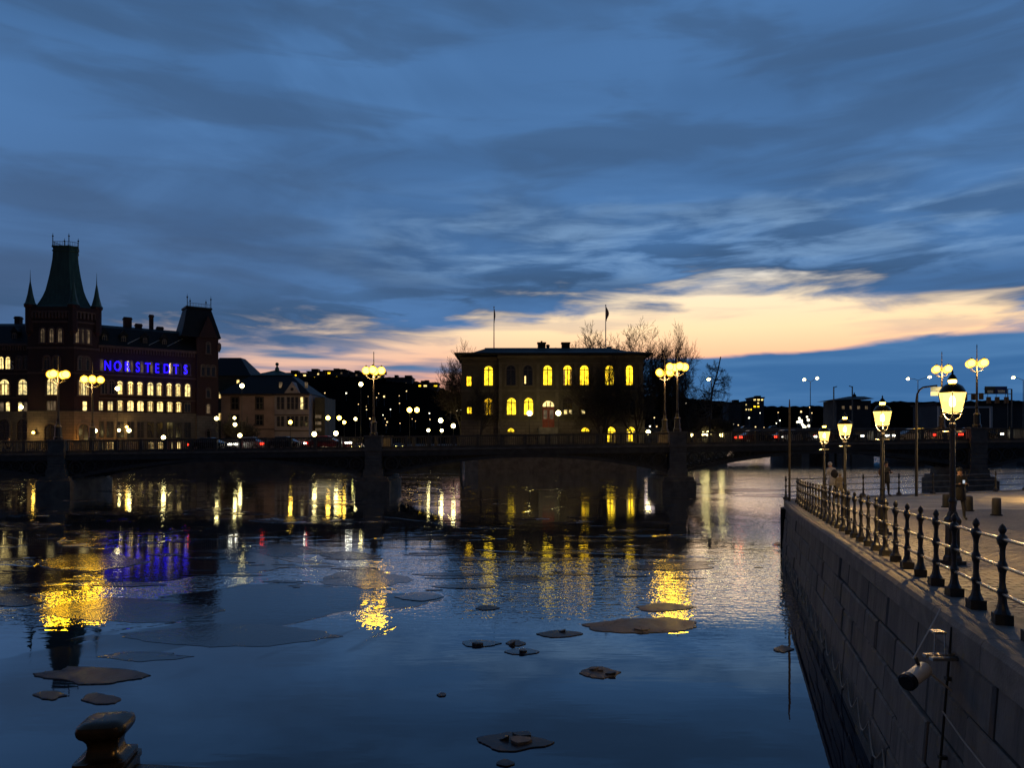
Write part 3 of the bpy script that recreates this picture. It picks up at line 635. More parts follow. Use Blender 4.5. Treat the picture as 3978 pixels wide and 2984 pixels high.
# end pavilion
a0, a1 = 20.5, 25.6
mb = MB(); FW.box(mb, a0, a1, ST, 31.0, -9, .5); pav = mb.build('pavilion_wall', 'brick', pb)
mb = MB(); FW.box(mb, a0 - .02, a1 + .1, 3.6, ST - .002, -9.1, .62); mb.build('pavilion_base', 'ashlar', pb)
mb = MB(); q = FW.p; mb.loft([[q(16.9, 31.0, .8), q(26.2, 31.0, .8), q(26.2, 31.0, -9), q(16.9, 31.0, -9)], [q(17.6, 33.4, .1), q(25.6, 33.4, .1), q(25.6, 33.4, -8), q(17.6, 33.4, -8)], [q(18.7, 38.2, -1.5), q(24.4, 38.2, -1.5), q(24.4, 38.2, -6.5), q(18.7, 38.2, -6.5)], [q(18.5, 38.25, -1.3), q(24.6, 38.25, -1.3), q(24.6, 38.25, -6.7), q(18.5, 38.25, -6.7)], [q(18.5, 38.7, -1.3), q(24.6, 38.7, -1.3), q(24.6, 38.7, -6.7), q(18.5, 38.7, -6.7)]])
pr = mb.build('pavilion_roof', 'dark_roof', pb)
mb = MB(); mb.loft([[q(20.9, 31.003, .9), q(25.4, 31.003, .9), q(25.4, 31.003, -2), q(20.9, 31.003, -2)], [q(23.1, 36.3, .9), q(23.2, 36.3, .9), q(23.2, 36.3, -2), q(23.1, 36.3, -2)]]); gb = mb.build('gable', 'brick', pb)
for aa, oo in ((18.8, -1.5), (20.5, -6.4), (24.3, -1.5), (24.3, -6.4)):
    mb = MB(); mb.lathe([(.15, 38.7), (.1, 39), (.09, 40.6), (.24, 40.9), (.06, 41.1), (.02, 41.7)], 6, tuple(q(aa, 0, oo)[:2]) + (0,)); mb.build('finial', 'iron', pr)
mb = MB()
for k in range(16): c = q(18.8 + k * .367, 38.7, -1.5); mb.tube([c, c + Vector((0, 0, .9))], .035, 4)
mb.tube([q(18.8, 39.55, -1.5), q(24.3, 39.55, -1.5)], .05, 4); mb.build('roof_cresting', 'iron', pr)
for aa, z0, p_ in ((22.0, 21.6, 'dark_glass'), (23.2, 21.6, 'dark_glass'), (24.4, 21.6, 'dark_glass'), (23.2, 16.3, 'dark_glass'), (23.2, 12.4, 'win_dim'), (23.2, 6.2, 'dark_glass'), (23.2, 27.2, 'dark_glass')): window(pb, FW, aa, z0, .75, 2.6 if z0 > 20 else 2.2, p_, 1, 1, 1, .2, o=.5 if z0 > 12 else .62)
mb = MB(); mb.ball(q(25.7, 29.2, .6), .35, 8, 6); mb.lathe([(.1, 27.6), (.5, 28.6), (.5, 29.6), (.1, 30)], 8, tuple(q(25.8, 0, .5)[:2]) + (0,)); mb.build('corner_turret', 'trim_stone', pb)
# neon letters
sg = thing('neon_sign', 'blue neon letters mounted along the dark brick facade', 'sign', FW.p(0, 21.7, .6))
def letter(ch, fr, a, z, h, mat, par, out):
    cu = bpy.data.curves.new('letter', 'FONT'); cu.body = ch; cu.size = h * 1.38; cu.align_x = 'CENTER'; cu.extrude = .08; cu.offset = .0
    to = bpy.data.objects.new('letter', cu); col.objects.link(to)
    dg = bpy.context.evaluated_depsgraph_get(); me = bpy.data.meshes.new_from_object(to.evaluated_get(dg)); bpy.data.objects.remove(to)
    me.transform(Matrix.Rotation(R(90), 4, 'X') @ Matrix.Diagonal((1.0, 1.0, 1, 1))); me.materials.clear(); me.materials.append(MATS[mat]); me.name = 'letter'
    o = inst('letter', me, par, fr.p(a, z, out), fr.rz, (.62, 1, 1))
    mb = MB()
    for dz in (.25 * h, .75 * h): fr.box(mb, a - .06, a + .06, z + dz - .05, z + dz + .05, .02, out - .08)
    mb.build('bracket', 'iron', o)
for ch, zp in zip('NORSTEDTS', (1025, 1118, 1210, 1310, 1405, 1493, 1585, 1675, 1765)): letter(ch, FW, FW.a(zp * .4069), 21.75, 2.3, 'neon_blue', sg, .75)
plight('neon_glow', FW.p(8, 22.5, 2.2), 160, (.08, .05, 1), 1.5, sg); plight('neon_glow', FW.p(15, 22.5, 2.2), 160, (.08, .05, 1), 1.5, sg)
s2 = thing('unlit_letter', 'grey unlit letter S on the brick wall left of the tower', 'sign', FL.p(FL.a(54), 21.6, .5))
letter('S', FL, FL.a(54), 21.6, 2.0, 'grey_letter', s2, .6)
# ------------------------------------------------------------------ pale palace and the house behind it
pk = thing('pale_palace', 'pink plastered palace with dark hipped roof and small ball-topped cupola', 'building', (XX(1030, 200), 206, 3.6))
FP = Fr((XX(859, 200), 200), (1, 0)); w1, w2 = 14.6, 23.9; ez = 18.3
mb = MB(); FP.box(mb, 0, w1, 3.6, ez, -16, 0); mb.build('wall', 'plaster_pink', pk)
mb = MB(); FP.box(mb, w1 + .01, w2, 3.6, ez, -16, .5); mb.build('wall', 'plaster_grey', pk)
mb = MB(); FP.box(mb, 0, w1, ez - .5, ez, .002, .3); FP.box(mb, w1, w2 + .2, ez - .5, ez, .502, .8); FP.box(mb, 0, w1, 8.6, 8.9, .002, .12); FP.box(mb, w1, w2, 8.2, 8.5, .502, .65); FP.box(mb, w1, w2, 12.5, 12.8, .502, .65); mb.build('cornice', 'trim_stone', pk)
mb = MB(); q = FP.p
mb.loft([[q(-.6, ez + .003, .9), q(w2 + .5, ez + .003, .9), q(w2 + .5, ez + .003, -17), q(-.6, ez + .003, -17)], [q(6.4, 23.9, -5.5), q(17.4, 23.9, -5.5), q(17.4, 23.9, -11), q(6.4, 23.9, -11)]]); mb.build('roof', 'dark_roof', pk)
mb = MB(); mb.loft([[q(6.0, 23.903, -5.2), q(17.8, 23.903, -5.2), q(17.8, 23.903, -11.3), q(6.0, 23.903, -11.3)], [q(9.5, 24.8, -7), q(15.2, 24.8, -7), q(15.2, 24.8, -9.5), q(9.5, 24.8, -9.5)], [q(11.9, 25.5, -8), q(13.1, 25.5, -8), q(13.1, 25.5, -8.6), q(11.9, 25.5, -8.6)]]); lr = mb.build('upper_roof', 'copper_roof', pk)
mb = MB(); mb.lathe([(.65, 25.4), (.55, 26.2), (.28, 26.45), (.22, 26.8)], 8, tuple(q(12.5, 0, -8.3)[:2]) + (0,)); mb.ball(tuple(q(12.5, 27.25, -8.3)), .5, 10, 8); mb.build('cupola', 'copper_roof', lr)
for a in (3.8, 10.4):
    for z0, h, p_ in ((14.3, 3.0, 'dark_glass'), (10.0, 2.5, 'dark_glass')): window(pk, FP, a, z0, 1.7, h, p_, 0, 2, 2, .22)
for a in (15.7, 16.8, 18.4, 19.5, 20.6, 22.0, 23.2):
    for z0, h in ((14.2, 3.2), (9.6, 2.6)): window(pk, FP, a, z0, .7, h, 'win_cream' if (a == 22.0 and z0 > 14) else 'dark_glass', 0, 1, 2, 0, o=.5)
mb = MB(); mb.slab([(FP.o.x + 17.4, 18.5), (FP.o.x + 21.6, 18.5), (FP.o.x + 19.5, 21.6)], 199.0, 202.5); gb = mb.build('pediment', 'plaster_grey', pk)
mb = MB(); mb.tube([(FP.o.x + 19.5, 198.98, 19.5), (FP.o.x + 19.5, 198.9, 19.5)], .45, 12); mb.build('oculus', 'dark_glass', gb)
for a in (15.6, 22.6): mb = MB(); FP.box(mb, a - .25, a + .25, 20.1, 21.6, -2.2, -1.0); mb.build('roof_light', 'win_dim', pk)
mb = MB(); FP.box(mb, w2 + .6, w2 + 3.4, 3.6, 17.6, -15, -3); mb.build('side_wing', 'plaster_yellow', pk)
for z0 in (11.9, 10.1, 8.3): mb = MB(); FP.box(mb, w2 + .8, w2 + 2.4, z0, z0 + .8, -3, -2.9); mb.build('lit_slot', 'win_dim', pk)
hb = thing('corner_house', 'tall pale house with dark roof squeezed behind the brick building', 'building', (XX(910, 214), 220, 3.6))
FH = Fr((XX(800, 214), 214), (1, 0))
mb = MB(); FH.box(mb, 0, 12.8, 3.6, 24.5, -14, 0); mb.build('wall', 'plaster_yellow', hb)
mb = MB(); q = FH.p; mb.loft([[q(-.4, 24.503, .5), q(13.2, 24.503, .5), q(13.2, 24.503, -14), q(-.4, 24.503, -14)], [q(2, 30.3, -5), q(8.2, 30.3, -5), q(8.2, 30.3, -9), q(2, 30.3, -9)]]); mb.build('roof', 'dark_roof', hb)
for px, z0, w, h in ((850, 18.0, 1.6, 1.6), (848, 11.6, 1.8, 2.0), (925, 24.9 - 3.2, .7, 1.6)): window(hb, FH, FH.a(px), z0, w, h, 'win_cream', 0, 2, 1)
# ------------------------------------------------------------------ villa on the islet
YV = 138.0; vl = thing('island_villa', 'two-storey yellow plastered villa with arched lit windows and low dark roof', 'building', (XX(2150, YV), YV + 8, 3.4))
FV = Fr((XX(1795, YV), YV), (1, 0)); k_ = .4069 * YV / F
def va(zp): return FV.a(1700 + zp * .4069)
def vz(zp): return ZZ(1150 + zp * .4069, YV)
aL, aM0, aR = va(225), va(580), va(1965); ze = vz(575)
mb = MB(); FV.box(mb, aL, aM0, 3.4, ze, -14, -.9); FV.box(mb, aM0 + .003, aR, 3.4, ze + .2, -14, 0); mb.build('wall', 'plaster_yellow', vl)
mb = MB()
for zp, hh, oo in ((905, .35, .2), (1190, .35, .25), (640, .25, .12)): FV.box(mb, aM0, aR + .1, vz(zp) - hh / 2, vz(zp) + hh / 2, .002, oo); FV.box(mb, aL - .1, aM0 - .003, vz(zp) - hh / 2, vz(zp) + hh / 2, -.898, oo - .9)
FV.box(mb, aM0 - .2, aR + .3, ze - .35, ze + .1, .002, .55); FV.box(mb, aL - .3, aM0 - .21, ze - .6, ze - .15, -.898, -.4)
mb.build('string_courses', 'plaster_trim', vl)
for zp in (600, 790, 960, 1140, 1320, 1500, 1740, 1940):
    mb = MB(); FV.box(mb, va(zp) - .28, va(zp) + .28, vz(895), vz(645), .002, .16); mb.build('pilaster', 'plaster_trim', vl)
    mb = MB(); FV.box(mb, va(zp) - .3, va(zp) + .3, vz(1180), vz(920), .002, .18); mb.build('pilaster', 'plaster_trim', vl)
mb = MB(); FV.box(mb, aM0 - .05, aR + .15, 3.4, vz(1200), .002, .35); FV.box(mb, aL - .1, aM0 - .06, 3.4, vz(1200), -.898, -.6); mb.build('plinth', 'ashlar', vl)
mb = MB(); q = FV.p; e0, e1, zt = va(165), va(2045), vz(475)
mb.loft([[q(e0, ze + .203, 1.5), q(e1, ze + .203, 1.5), q(e1, ze + .203, -15), q(e0, ze + .203, -15)], [q(e0, ze + .5, 1.5), q(e1, ze + .5, 1.5), q(e1, ze + .5, -15), q(e0, ze + .5, -15)], [q(va(320), vz(530), -2), q(va(1830), vz(515), -2), q(va(1830), vz(515), -12), q(va(320), vz(530), -12)], [q(va(470), zt + .3, -5.5), q(va(1690), zt + .3, -5.5), q(va(1690), zt + .3, -9), q(va(470), zt + .3, -9)]])
vr = mb.build('roof', 'dark_roof', vl)
for zp, top, w in ((1008, 405, 78), (1250, 405, 80), (460, 460, 34), (1690, 446, 34)):
    mb = MB(); ww = w * k_ / 2; a = va(zp); FV.box(mb, a - ww, a + ww, zt - .5, vz(top), -7.5 - ww, -7.5 + ww); FV.box(mb, a - ww - .12, a + ww + .12, vz(top) + .003, vz(top) + .2, -7.6 - ww, -7.4 + ww); mb.build('chimney', 'dark_roof', vr)
mb = MB(); c_ = q(va(1070), 0, -7); mb.lathe([(.35, zt), (.3, vz(440)), (.42, vz(432)), (.3, vz(418)), (.1, vz(415))], 10, (c_.x, c_.y, 0)); mb.build('roof_vent', 'dark_roof', vr)
mb = MB(); c_ = q(va(1008), 0, -7.5); mb.lathe([(.7, vz(404)), (.25, vz(392)), (.16, vz(385)), (.22, vz(380)), (.05, vz(376))], 8, (c_.x, c_.y, 0)); mb.build('chimney_pot', 'dark_roof', vr)
for zp in (768, 797): mb = MB(); c_ = q(va(zp), 0, -7); mb.lathe([(.18, zt), (.18, vz(470)), (.26, vz(465)), (.1, vz(455))], 8, (c_.x, c_.y, 0)); mb.build('chimney_pot', 'dark_roof', vr)
mb = MB(); mb.loft([[q(va(1095), zt, -6), q(va(1205), zt, -6), q(va(1205), zt, -9), q(va(1095), zt, -9)], [q(va(1148), vz(446), -7.2), q(va(1152), vz(446), -7.2), q(va(1152), vz(446), -7.8), q(va(1148), vz(446), -7.8)]]); mb.build('skylight', 'dark_roof', vr)
UP = [(485, 'win_yellow', -.9), (700, 'dark_glass', 0), (862, 'dark_glass', 0), (1050, 'win_yellow', 0), (1240, 'win_yellow', 0), (1400, 'win_yellow', 0), (1640, 'win_yellow', 0), (1830, 'win_yellow', 0)]
for zp, p_, oo in UP: window(vl, FV, va(zp), vz(850), 80 * k_ if zp < 1800 else 62 * k_, 185 * k_, p_, 1, 2, 1, .3, 'dark_frame', 'plaster_trim', o=oo)
mb = MB(); FV.box(mb, va(830), va(843), vz(838), vz(765), .06, .1); mb.build('lit_curtain_gap', 'win_cream', vl)
window(vl, FV, va(297), vz(855), 42 * k_, 88 * k_, 'win_yellow', 0, 2, 1, 0, 'dark_frame', o=-.9); window(vl, FV, va(302), vz(1120), 42 * k_, 58 * k_, 'win_yellow', 0, 2, 1, 0, 'dark_frame', o=-.9)
for zp, p_, oo in ((485, 'win_yellow', -.9), (705, 'win_yellow', 0), (868, 'win_yellow', 0), (1240, 'dark_glass', 0), (1400, 'dark_glass', 0), (1640, 'dark_glass', 0), (1830, 'dark_glass', 0)):
    window(vl, FV, va(zp), vz(1133), 84 * k_, 158 * k_, p_, 1, 2, 1, .3, 'dark_frame', 'plaster_trim', o=oo)
for z0, z1 in ((1207, 1236), (1255, 1282), (1375, 1405)): mb = MB(); FV.box(mb, va(z0), va(z1), vz(1128), vz(1090), .06, .11); mb.build('lit_sash', 'win_cream', vl)
for zp, w, h, base in ((700, 62, 36, 1300), (1407, 80, 40, 1299), (1645, 100, 142, 1393), (1840, 78, 138, 1390)): window(vl, FV, va(zp), max(3.6, vz(base)), w * k_, h * k_, 'win_yellow', 1, 2, 1, 0, 'dark_frame', o=.36)
# entrance
mb = MB(); FV.box(mb, va(990), va(1000), vz(1255), vz(1000), .1, .3); FV.box(mb, va(1114), va(1124), vz(1255), vz(1000), .1, .3)
pd = mb.build('door_frame', 'plaster_trim', vl)
for s_, e_ in ((1000, 1055), (1058, 1113)):
    mb = MB(); FV.box(mb, va(s_), va(e_), vz(1255), vz(1062), .36, .5); d_ = mb.build('door', 'door_red', vl)
    mb = MB(); FV.box(mb, va(s_ + 10), va(e_ - 8), vz(1175), vz(1090), .502, .53); mb.build('door_pane', 'win_dim', d_)
f_, pn, su, ca = window_meshes(112 * k_, 56 * k_, 1, 3, 0, .1, 'dark_frame'); ca['win_cream'] = pn.mesh('pane', 'win_cream'); o_ = inst('fanlight', f_, vl, FV.p(va(1057), vz(1058), .36), 0); sub('pane', ca['win_cream'], o_)
mb = MB(); FV.box(mb, va(960), va(1150), 3.4, vz(1260), .36, 2.6); FV.box(mb, va(975), va(1135), vz(1260) + .002, vz(1257), .36, 1.6); mb.build('steps', 'bridge_stone', vl)
for px, y0, y1, lab in ((1919, 1195, 1348, 'flagpole with furled flag at left end of the villa roof'), (2353, 1188, 1340, 'flagpole with hanging flag at right end of the villa roof')):
    Yf = YV + 7; fp = thing('flagpole', lab, 'flagpole', (XX(px, Yf), Yf, ZZ(y1, Yf)), 'flagpoles on the villa roof')
    X = XX(px, Yf); zb, zt_ = ZZ(y1 + 8, Yf), ZZ(y0, Yf)
    mb = MB(); mb.tube([(X, Yf, zb), (X, Yf, zt_)], [.11, .06], 8); mb.ball((X, Yf, zt_ + .1), .14, 8, 6); mb.build('pole', 'pale_steel', fp)
    L = (zt_ - zb) * .36; mb = MB(); wv = .22 if 'furled' in lab else .6
    rows = []
    for i in range(9):
        f = i / 8; zz = zt_ - .1 - L * f
        rows.append([(X + .06 + wv * (k / 6) * (.25 + .75 * math.sin(math.pi * min(1, f * 1.1 + .08))), Yf + .10 * math.sin(k * 2.1 + f * 3), zz - .5 * k / 6 * (1 - f)) for k in range(7)])
    for r in rows: mb.v += r
    for i in range(8):
        for k in range(6): b0 = i * 7 + k; mb.face([b0, b0 + 1, b0 + 8, b0 + 7])
    mb.build('flag', 'flag', fp, True)
# ------------------------------------------------------------------ far apartment blocks on the hill crest
def block(px0, px1, py0, py1, Y, label, lit, seed, roofbits=2):
    rnd = random.Random(seed); X0, X1 = XX(px0, Y), XX(px1, Y); z0, z1 = ZZ(py1, Y), ZZ(py0, Y)
    t_ = thing('apartment_block', label, 'building', ((X0 + X1) / 2, Y, z0), 'buildings on the far shore')
    mb = MB(); mb.box(X0, X1, Y, Y + 25, z0 - 25, z1); mb.build('wall', 'far_wall', t_)
    mb = MB(); mb.box(X0 - 1, X1 + 1, Y - 1, Y + 26, z1 + .01, z1 + 1.2)
    for k in range(roofbits): a = X0 + (X1 - X0) * rnd.uniform(.1, .85); mb.box(a, a + rnd.uniform(4, 9), Y + 5, Y + 15, z1 + 1.21, z1 + rnd.uniform(3, 5))
    mb.build('roof', 'dark_roof', t_)
    nx, nz = max(3, int((X1 - X0) / 5)), max(1, int((z1 - z0) / 4))
    for i in range(nx):
        for j in range(nz):
            if rnd.random() < lit * 1.5:
                a = X0 + (X1 - X0) * (i + .3) / nx; zz = z0 + (z1 - z0) * (j + .3) / nz
                mb = MB(); mb.box(a, a + (X1 - X0) / nx * rnd.choice((.35, .45, .6)), Y - .25, Y - .02, zz, zz + 1.7); mb.build('window', rnd.choice(('win_cream', 'win_cream', 'win_dim', 'win_yellow')), t_)
block(1108, 1190, 1452, 1492, 880, 'low apartment block at left end of the hilltop row', .3, 1)
block(1194, 1262, 1446, 1490, 880, 'hilltop apartment block with an orange-lit strip, second of the row', .34, 2)
block(1268, 1352, 1442, 1488, 885, 'highest apartment block in the middle of the hilltop row', .26, 3)
block(1358, 1430, 1450, 1494, 880, 'hilltop apartment block just left of the lone bridge lamp', .26, 4)
block(1434, 1478, 1456, 1500, 880, 'narrow hilltop apartment block right of the lone bridge lamp', .2, 5)
block(1500, 1600, 1470, 1510, 870, 'long terrace house on the descending hill crest', .14, 6)
block(1620, 1700, 1490, 1525, 860, 'lowest apartment block on the right slope of the hill', .1, 7)
block(2894, 2922, 1562, 1600, 900, 'low wing of the boxy block on the far ridge', .2, 8, 0)
block(2923, 2968, 1547, 1600, 900, 'boxy apartment block standing alone on the far ridge', .25, 9, 1)
block(2830, 2880, 1566, 1590, 900, 'flat house on the ridge left of the boxy block', .1, 10, 1)
# pavilion-roofed hall and warehouse on the right bank
hl_ = thing('waterfront_hall', 'dark waterfront hall with wide eaves and small roof cupola', 'building', (XX(3300, 420), 430, 3))
X0, X1, Yh = XX(3250, 420), XX(3384, 420), 420
mb = MB(); mb.box(X0, X1, Yh, Yh + 18, 0, ZZ(1556, Yh)); mb.build('wall', 'far_wall', hl_)
mb = MB(); mb.loft([[(XX(3228, Yh), Yh - 2, ZZ(1555, Yh)), (X1 + 1, Yh - 2, ZZ(1550, Yh)), (X1 + 1, Yh + 20, ZZ(1550, Yh)), (XX(3228, Yh), Yh + 20, ZZ(1555, Yh))], [(XX(3325, Yh), Yh + 8, ZZ(1537, Yh)), (X1, Yh + 8, ZZ(1537, Yh)), (X1, Yh + 10, ZZ(1537, Yh)), (XX(3325, Yh), Yh + 10, ZZ(1537, Yh))]]); rf = mb.build('roof', 'dark_roof', hl_)
mb = MB(); mb.lathe([(1.2, ZZ(1538, Yh)), (1.1, ZZ(1531, Yh)), (.5, ZZ(1528, Yh)), (.1, ZZ(1520, Yh))], 8, (XX(3347, Yh), Yh + 9, 0)); mb.build('cupola', 'dark_roof', rf)
for i in range(4): mb = MB(); a = X0 + 3 + i * 4.4; mb.box(a, a + 1.4, Yh - .2, Yh - .02, ZZ(1590, Yh), ZZ(1578, Yh)); mb.build('window', 'win_dim', hl_)
wh = thing('dark_warehouse', 'long dark blue-grey block behind the white portal frame', 'building', (XX(3760, 300), 308, 3))
mb = MB(); mb.box(XX(3640, 300), XX(4100, 300), 300, 318, 0, ZZ(1572, 300)); mb.build('wall', 'far_wall', wh)
mb = MB(); mb.box(XX(3635, 300), XX(4110, 300), 299, 319, ZZ(1572, 300) + .01, ZZ(1566, 300)); mb.build('roof', 'dark_roof', wh)
# ------------------------------------------------------------------ the road bridge beyond
rb = thing('road_bridge', 'low concrete road bridge on wide piers beyond the arched bridge', 'bridge', (70, 200, 0))
RY0, RY1 = 196, 222
mb = MB(); mb.box(34, 190, RY0, RY1, 5.2, 8.3); mb.build('deck', 'concrete', rb)
mb = MB(); mb.box(34, 190, RY0 - .3, RY0, 8.0, 9.1); mb.box(34, 190, RY1, RY1 + .3, 8.0, 9.1); mb.build('parapet', 'concrete', rb)
for px0, px1 in ((2520, 2600), (2740, 2830), (3120, 3150), (3227, 3248), (3258, 3280), (3290, 3310), (3315, 3402), (3600, 3640), (3900, 3960)):
    mb = MB(); mb.box(XX(px0, RY0), XX(px1, RY0), RY0 + 1, RY1 - 1, -1, 5.19); mb.build('pier', 'concrete', rb)
eb = MB(); eb.prism([(31, 166), (48, 172), (46, 230), (30, 230)], -1, 6.2); tag(eb.build('embankment_ground', 'ground'), 'dark embankment at the end of the road bridge', None, None, 'structure')
# ------------------------------------------------------------------ bare trees
def tree_meshes(h, seed, spread=1.0, levels=5, up=.35, stems=1, r0=None, conic=False):
    rnd = random.Random(seed); tr, cr = MB(), MB(); cnt = [0]
    def br_(p, d, L, r, lv):
        if cnt[0] > 14000: return
        segs = 5 if lv < 2 else (4 if lv < 4 else 3); pts = [p.copy()]; rr = [r]
        for i in range(segs):
            d = (d + Vector((rnd.gauss(0, .13), rnd.gauss(0, .13), rnd.gauss(0, .09) + up * .10 * (1 if lv else 0)))).normalized()
            p = p + d * (L / segs); pts.append(p.copy()); rr.append(max(.014, r * (1 - .58 * (i + 1) / segs)))
        cnt[0] += 1
        (tr if lv < 2 else cr).tube(pts, rr, 7 if lv == 0 else (5 if lv < 3 else 3), 0, lv < 2)
        if lv >= levels: return
        nch = {0: 7, 1: 5, 2: 5, 3: 4, 4: 3}.get(lv, 3)
        if conic and lv == 0: nch = 26
        for k in range(nch):
            f = (.32 if lv == 0 and not conic else .2) + .8 * (k + rnd.random()) / nch * (.84 if lv == 0 else .98); f = min(f, 1)
            i = min(segs - 1, int(f * segs)); q = pts[i].lerp(pts[i + 1], f * segs - i)
            ax = (pts[i + 1] - pts[i]).normalized(); s_ = ax.orthogonal().normalized(); s_.rotate(Matrix.Rotation(rnd.uniform(0, 6.283), 3, ax))
            ang = rnd.uniform(.45, .95) * spread
            nd = (ax * math.cos(ang) + s_ * math.sin(ang)).normalized()
            if conic and lv == 0: nd = (s_ + Vector((0, 0, .12))).normalized(); nl = L * .30 * (1.08 - f) + .5
            else: nl = L * rnd.uniform(.48, .72) * (1.05 - .25 * f)
            br_(q, nd, nl, rr[i] * rnd.uniform(.42, .62), lv + 1)
        if lv and not conic: br_(pts[-1], d, L * .55, rr[-1] * .9, lv + 1)
    for s_ in range(stems):
        a = 6.283 * s_ / stems + .4; k = 0 if stems == 1 else .22
        br_(Vector((.35 * k * math.cos(a), .35 * k * math.sin(a), -.4)), Vector((k * math.cos(a), k * math.sin(a), 1)).normalized(), h * (.98 if conic else .56), r0 or h * .022, 0)
    return tr.mesh('trunk', 'bark', (0, 0, 0), True), cr.mesh('crown', 'bark', (0, 0, 0), True)
TM = {}
def WDT(px, Y): return (1.15 if 2300 < px < 2500 else (.58 if 2540 < px < 2740 else .82)) if Y > 145 else .85
def tree(px, pyt, Y, zb, kind, label, group='bare winter trees around the villa', rz=0, name='bare_tree'):
    if kind not in TM: TM[kind] = tree_meshes(*KINDS[kind])
    h0 = max(v.co.z for v in TM[kind][1].vertices); h = ZZ(pyt, Y) - zb; s_ = h / h0
    t_ = thing(name, label, 'tree', (XX(px, Y), Y, zb), group)
    for nm, me in zip(('trunk', 'crown'), TM[kind]): inst(nm, me, t_, (XX(px, Y), Y, zb), rz, (s_ * WDT(px, Y), s_ * WDT(px, Y), s_))
KINDS = {'a': (15, 3, 1.0, 5, .45), 'b': (15, 8, 1.0, 5, .5, 3), 'c': (15, 21, .9, 5, .7), 'd': (14, 33, 1.0, 4, .2, 1, .22, True), 'e': (4, 5, 1.15, 4, .3, 4, .06)}
tree(1872, 1425, 132.5, 3.4, 'a', 'dark bare tree in front of the left end of the villa', rz=1.0)
tree(2338, 1330, 132.0, 3.4, 'b', 'many-stemmed bare tree before the right half of the villa', rz=.4)
tree(2487, 1420, 132.5, 3.4, 'c', 'slim bare tree at the right corner of the villa', rz=2.2)
tree(1790, 1350, 150, 3.4, 'c', 'bare treetop peeping out past the left eaves of the villa', rz=.2)
tree(1850, 1318, 156, 3.4, 'a', 'faint bare treetop above the left end of the villa roof', rz=3.2)
tree(2352, 1232, 158, 3.4, 'a', 'bare crown rising behind the right flagpole', rz=5.2)
tree(2478, 1236, 156, 3.4, 'b', 'broad bare crown above the right end of the villa roof', rz=2.5)
tree(2572, 1246, 150, 3.4, 'c', 'tall bare tree just right of the villa, behind a bridge lamp', rz=4.4)
tree(2636, 1268, 152, 3.4, 'b', 'tall bare tree standing behind the pair of bridge lamps', rz=1.3)
tree(2690, 1440, 150, 3.4, 'a', 'drooping bare tree right of the pair of bridge lamps', rz=2.0)
tree(2758, 1402, 168, 5.5, 'd', 'narrow conical bare tree with a street light beside it', rz=.7)
tree(2240, 1300, 159, 3.4, 'c', 'small bare treetop behind the villa chimneys', rz=.5)
for i, (px, top, Y) in enumerate(((2640, 1610, 168), (2680, 1590, 170), (2722, 1600, 169), (2770, 1605, 171), (2815, 1615, 172), (2590, 1620, 158))):
    tree(px, top, Y, 3.4 if Y < 160 else 6.2, 'e', 'leafless shrub in the brown thicket, %s right of the villa' % ('second', 'third', 'fourth', 'fifth', 'last', 'first')[i], 'shrubs in the thicket', i * 1.1, 'bare_shrub')
for i, (px, top) in enumerate(((885, 1600), (935, 1612), (960, 1622))):
    tree(px, top, 172, 3.6, 'e', ('bushy leafless shrub at the left corner of the pink palace', 'leafless shrub below the tall globe lamp by the palace', 'small leafless shrub before the pink palace wall')[i], 'shrubs before the palace', i * 2.0, 'bare_shrub')
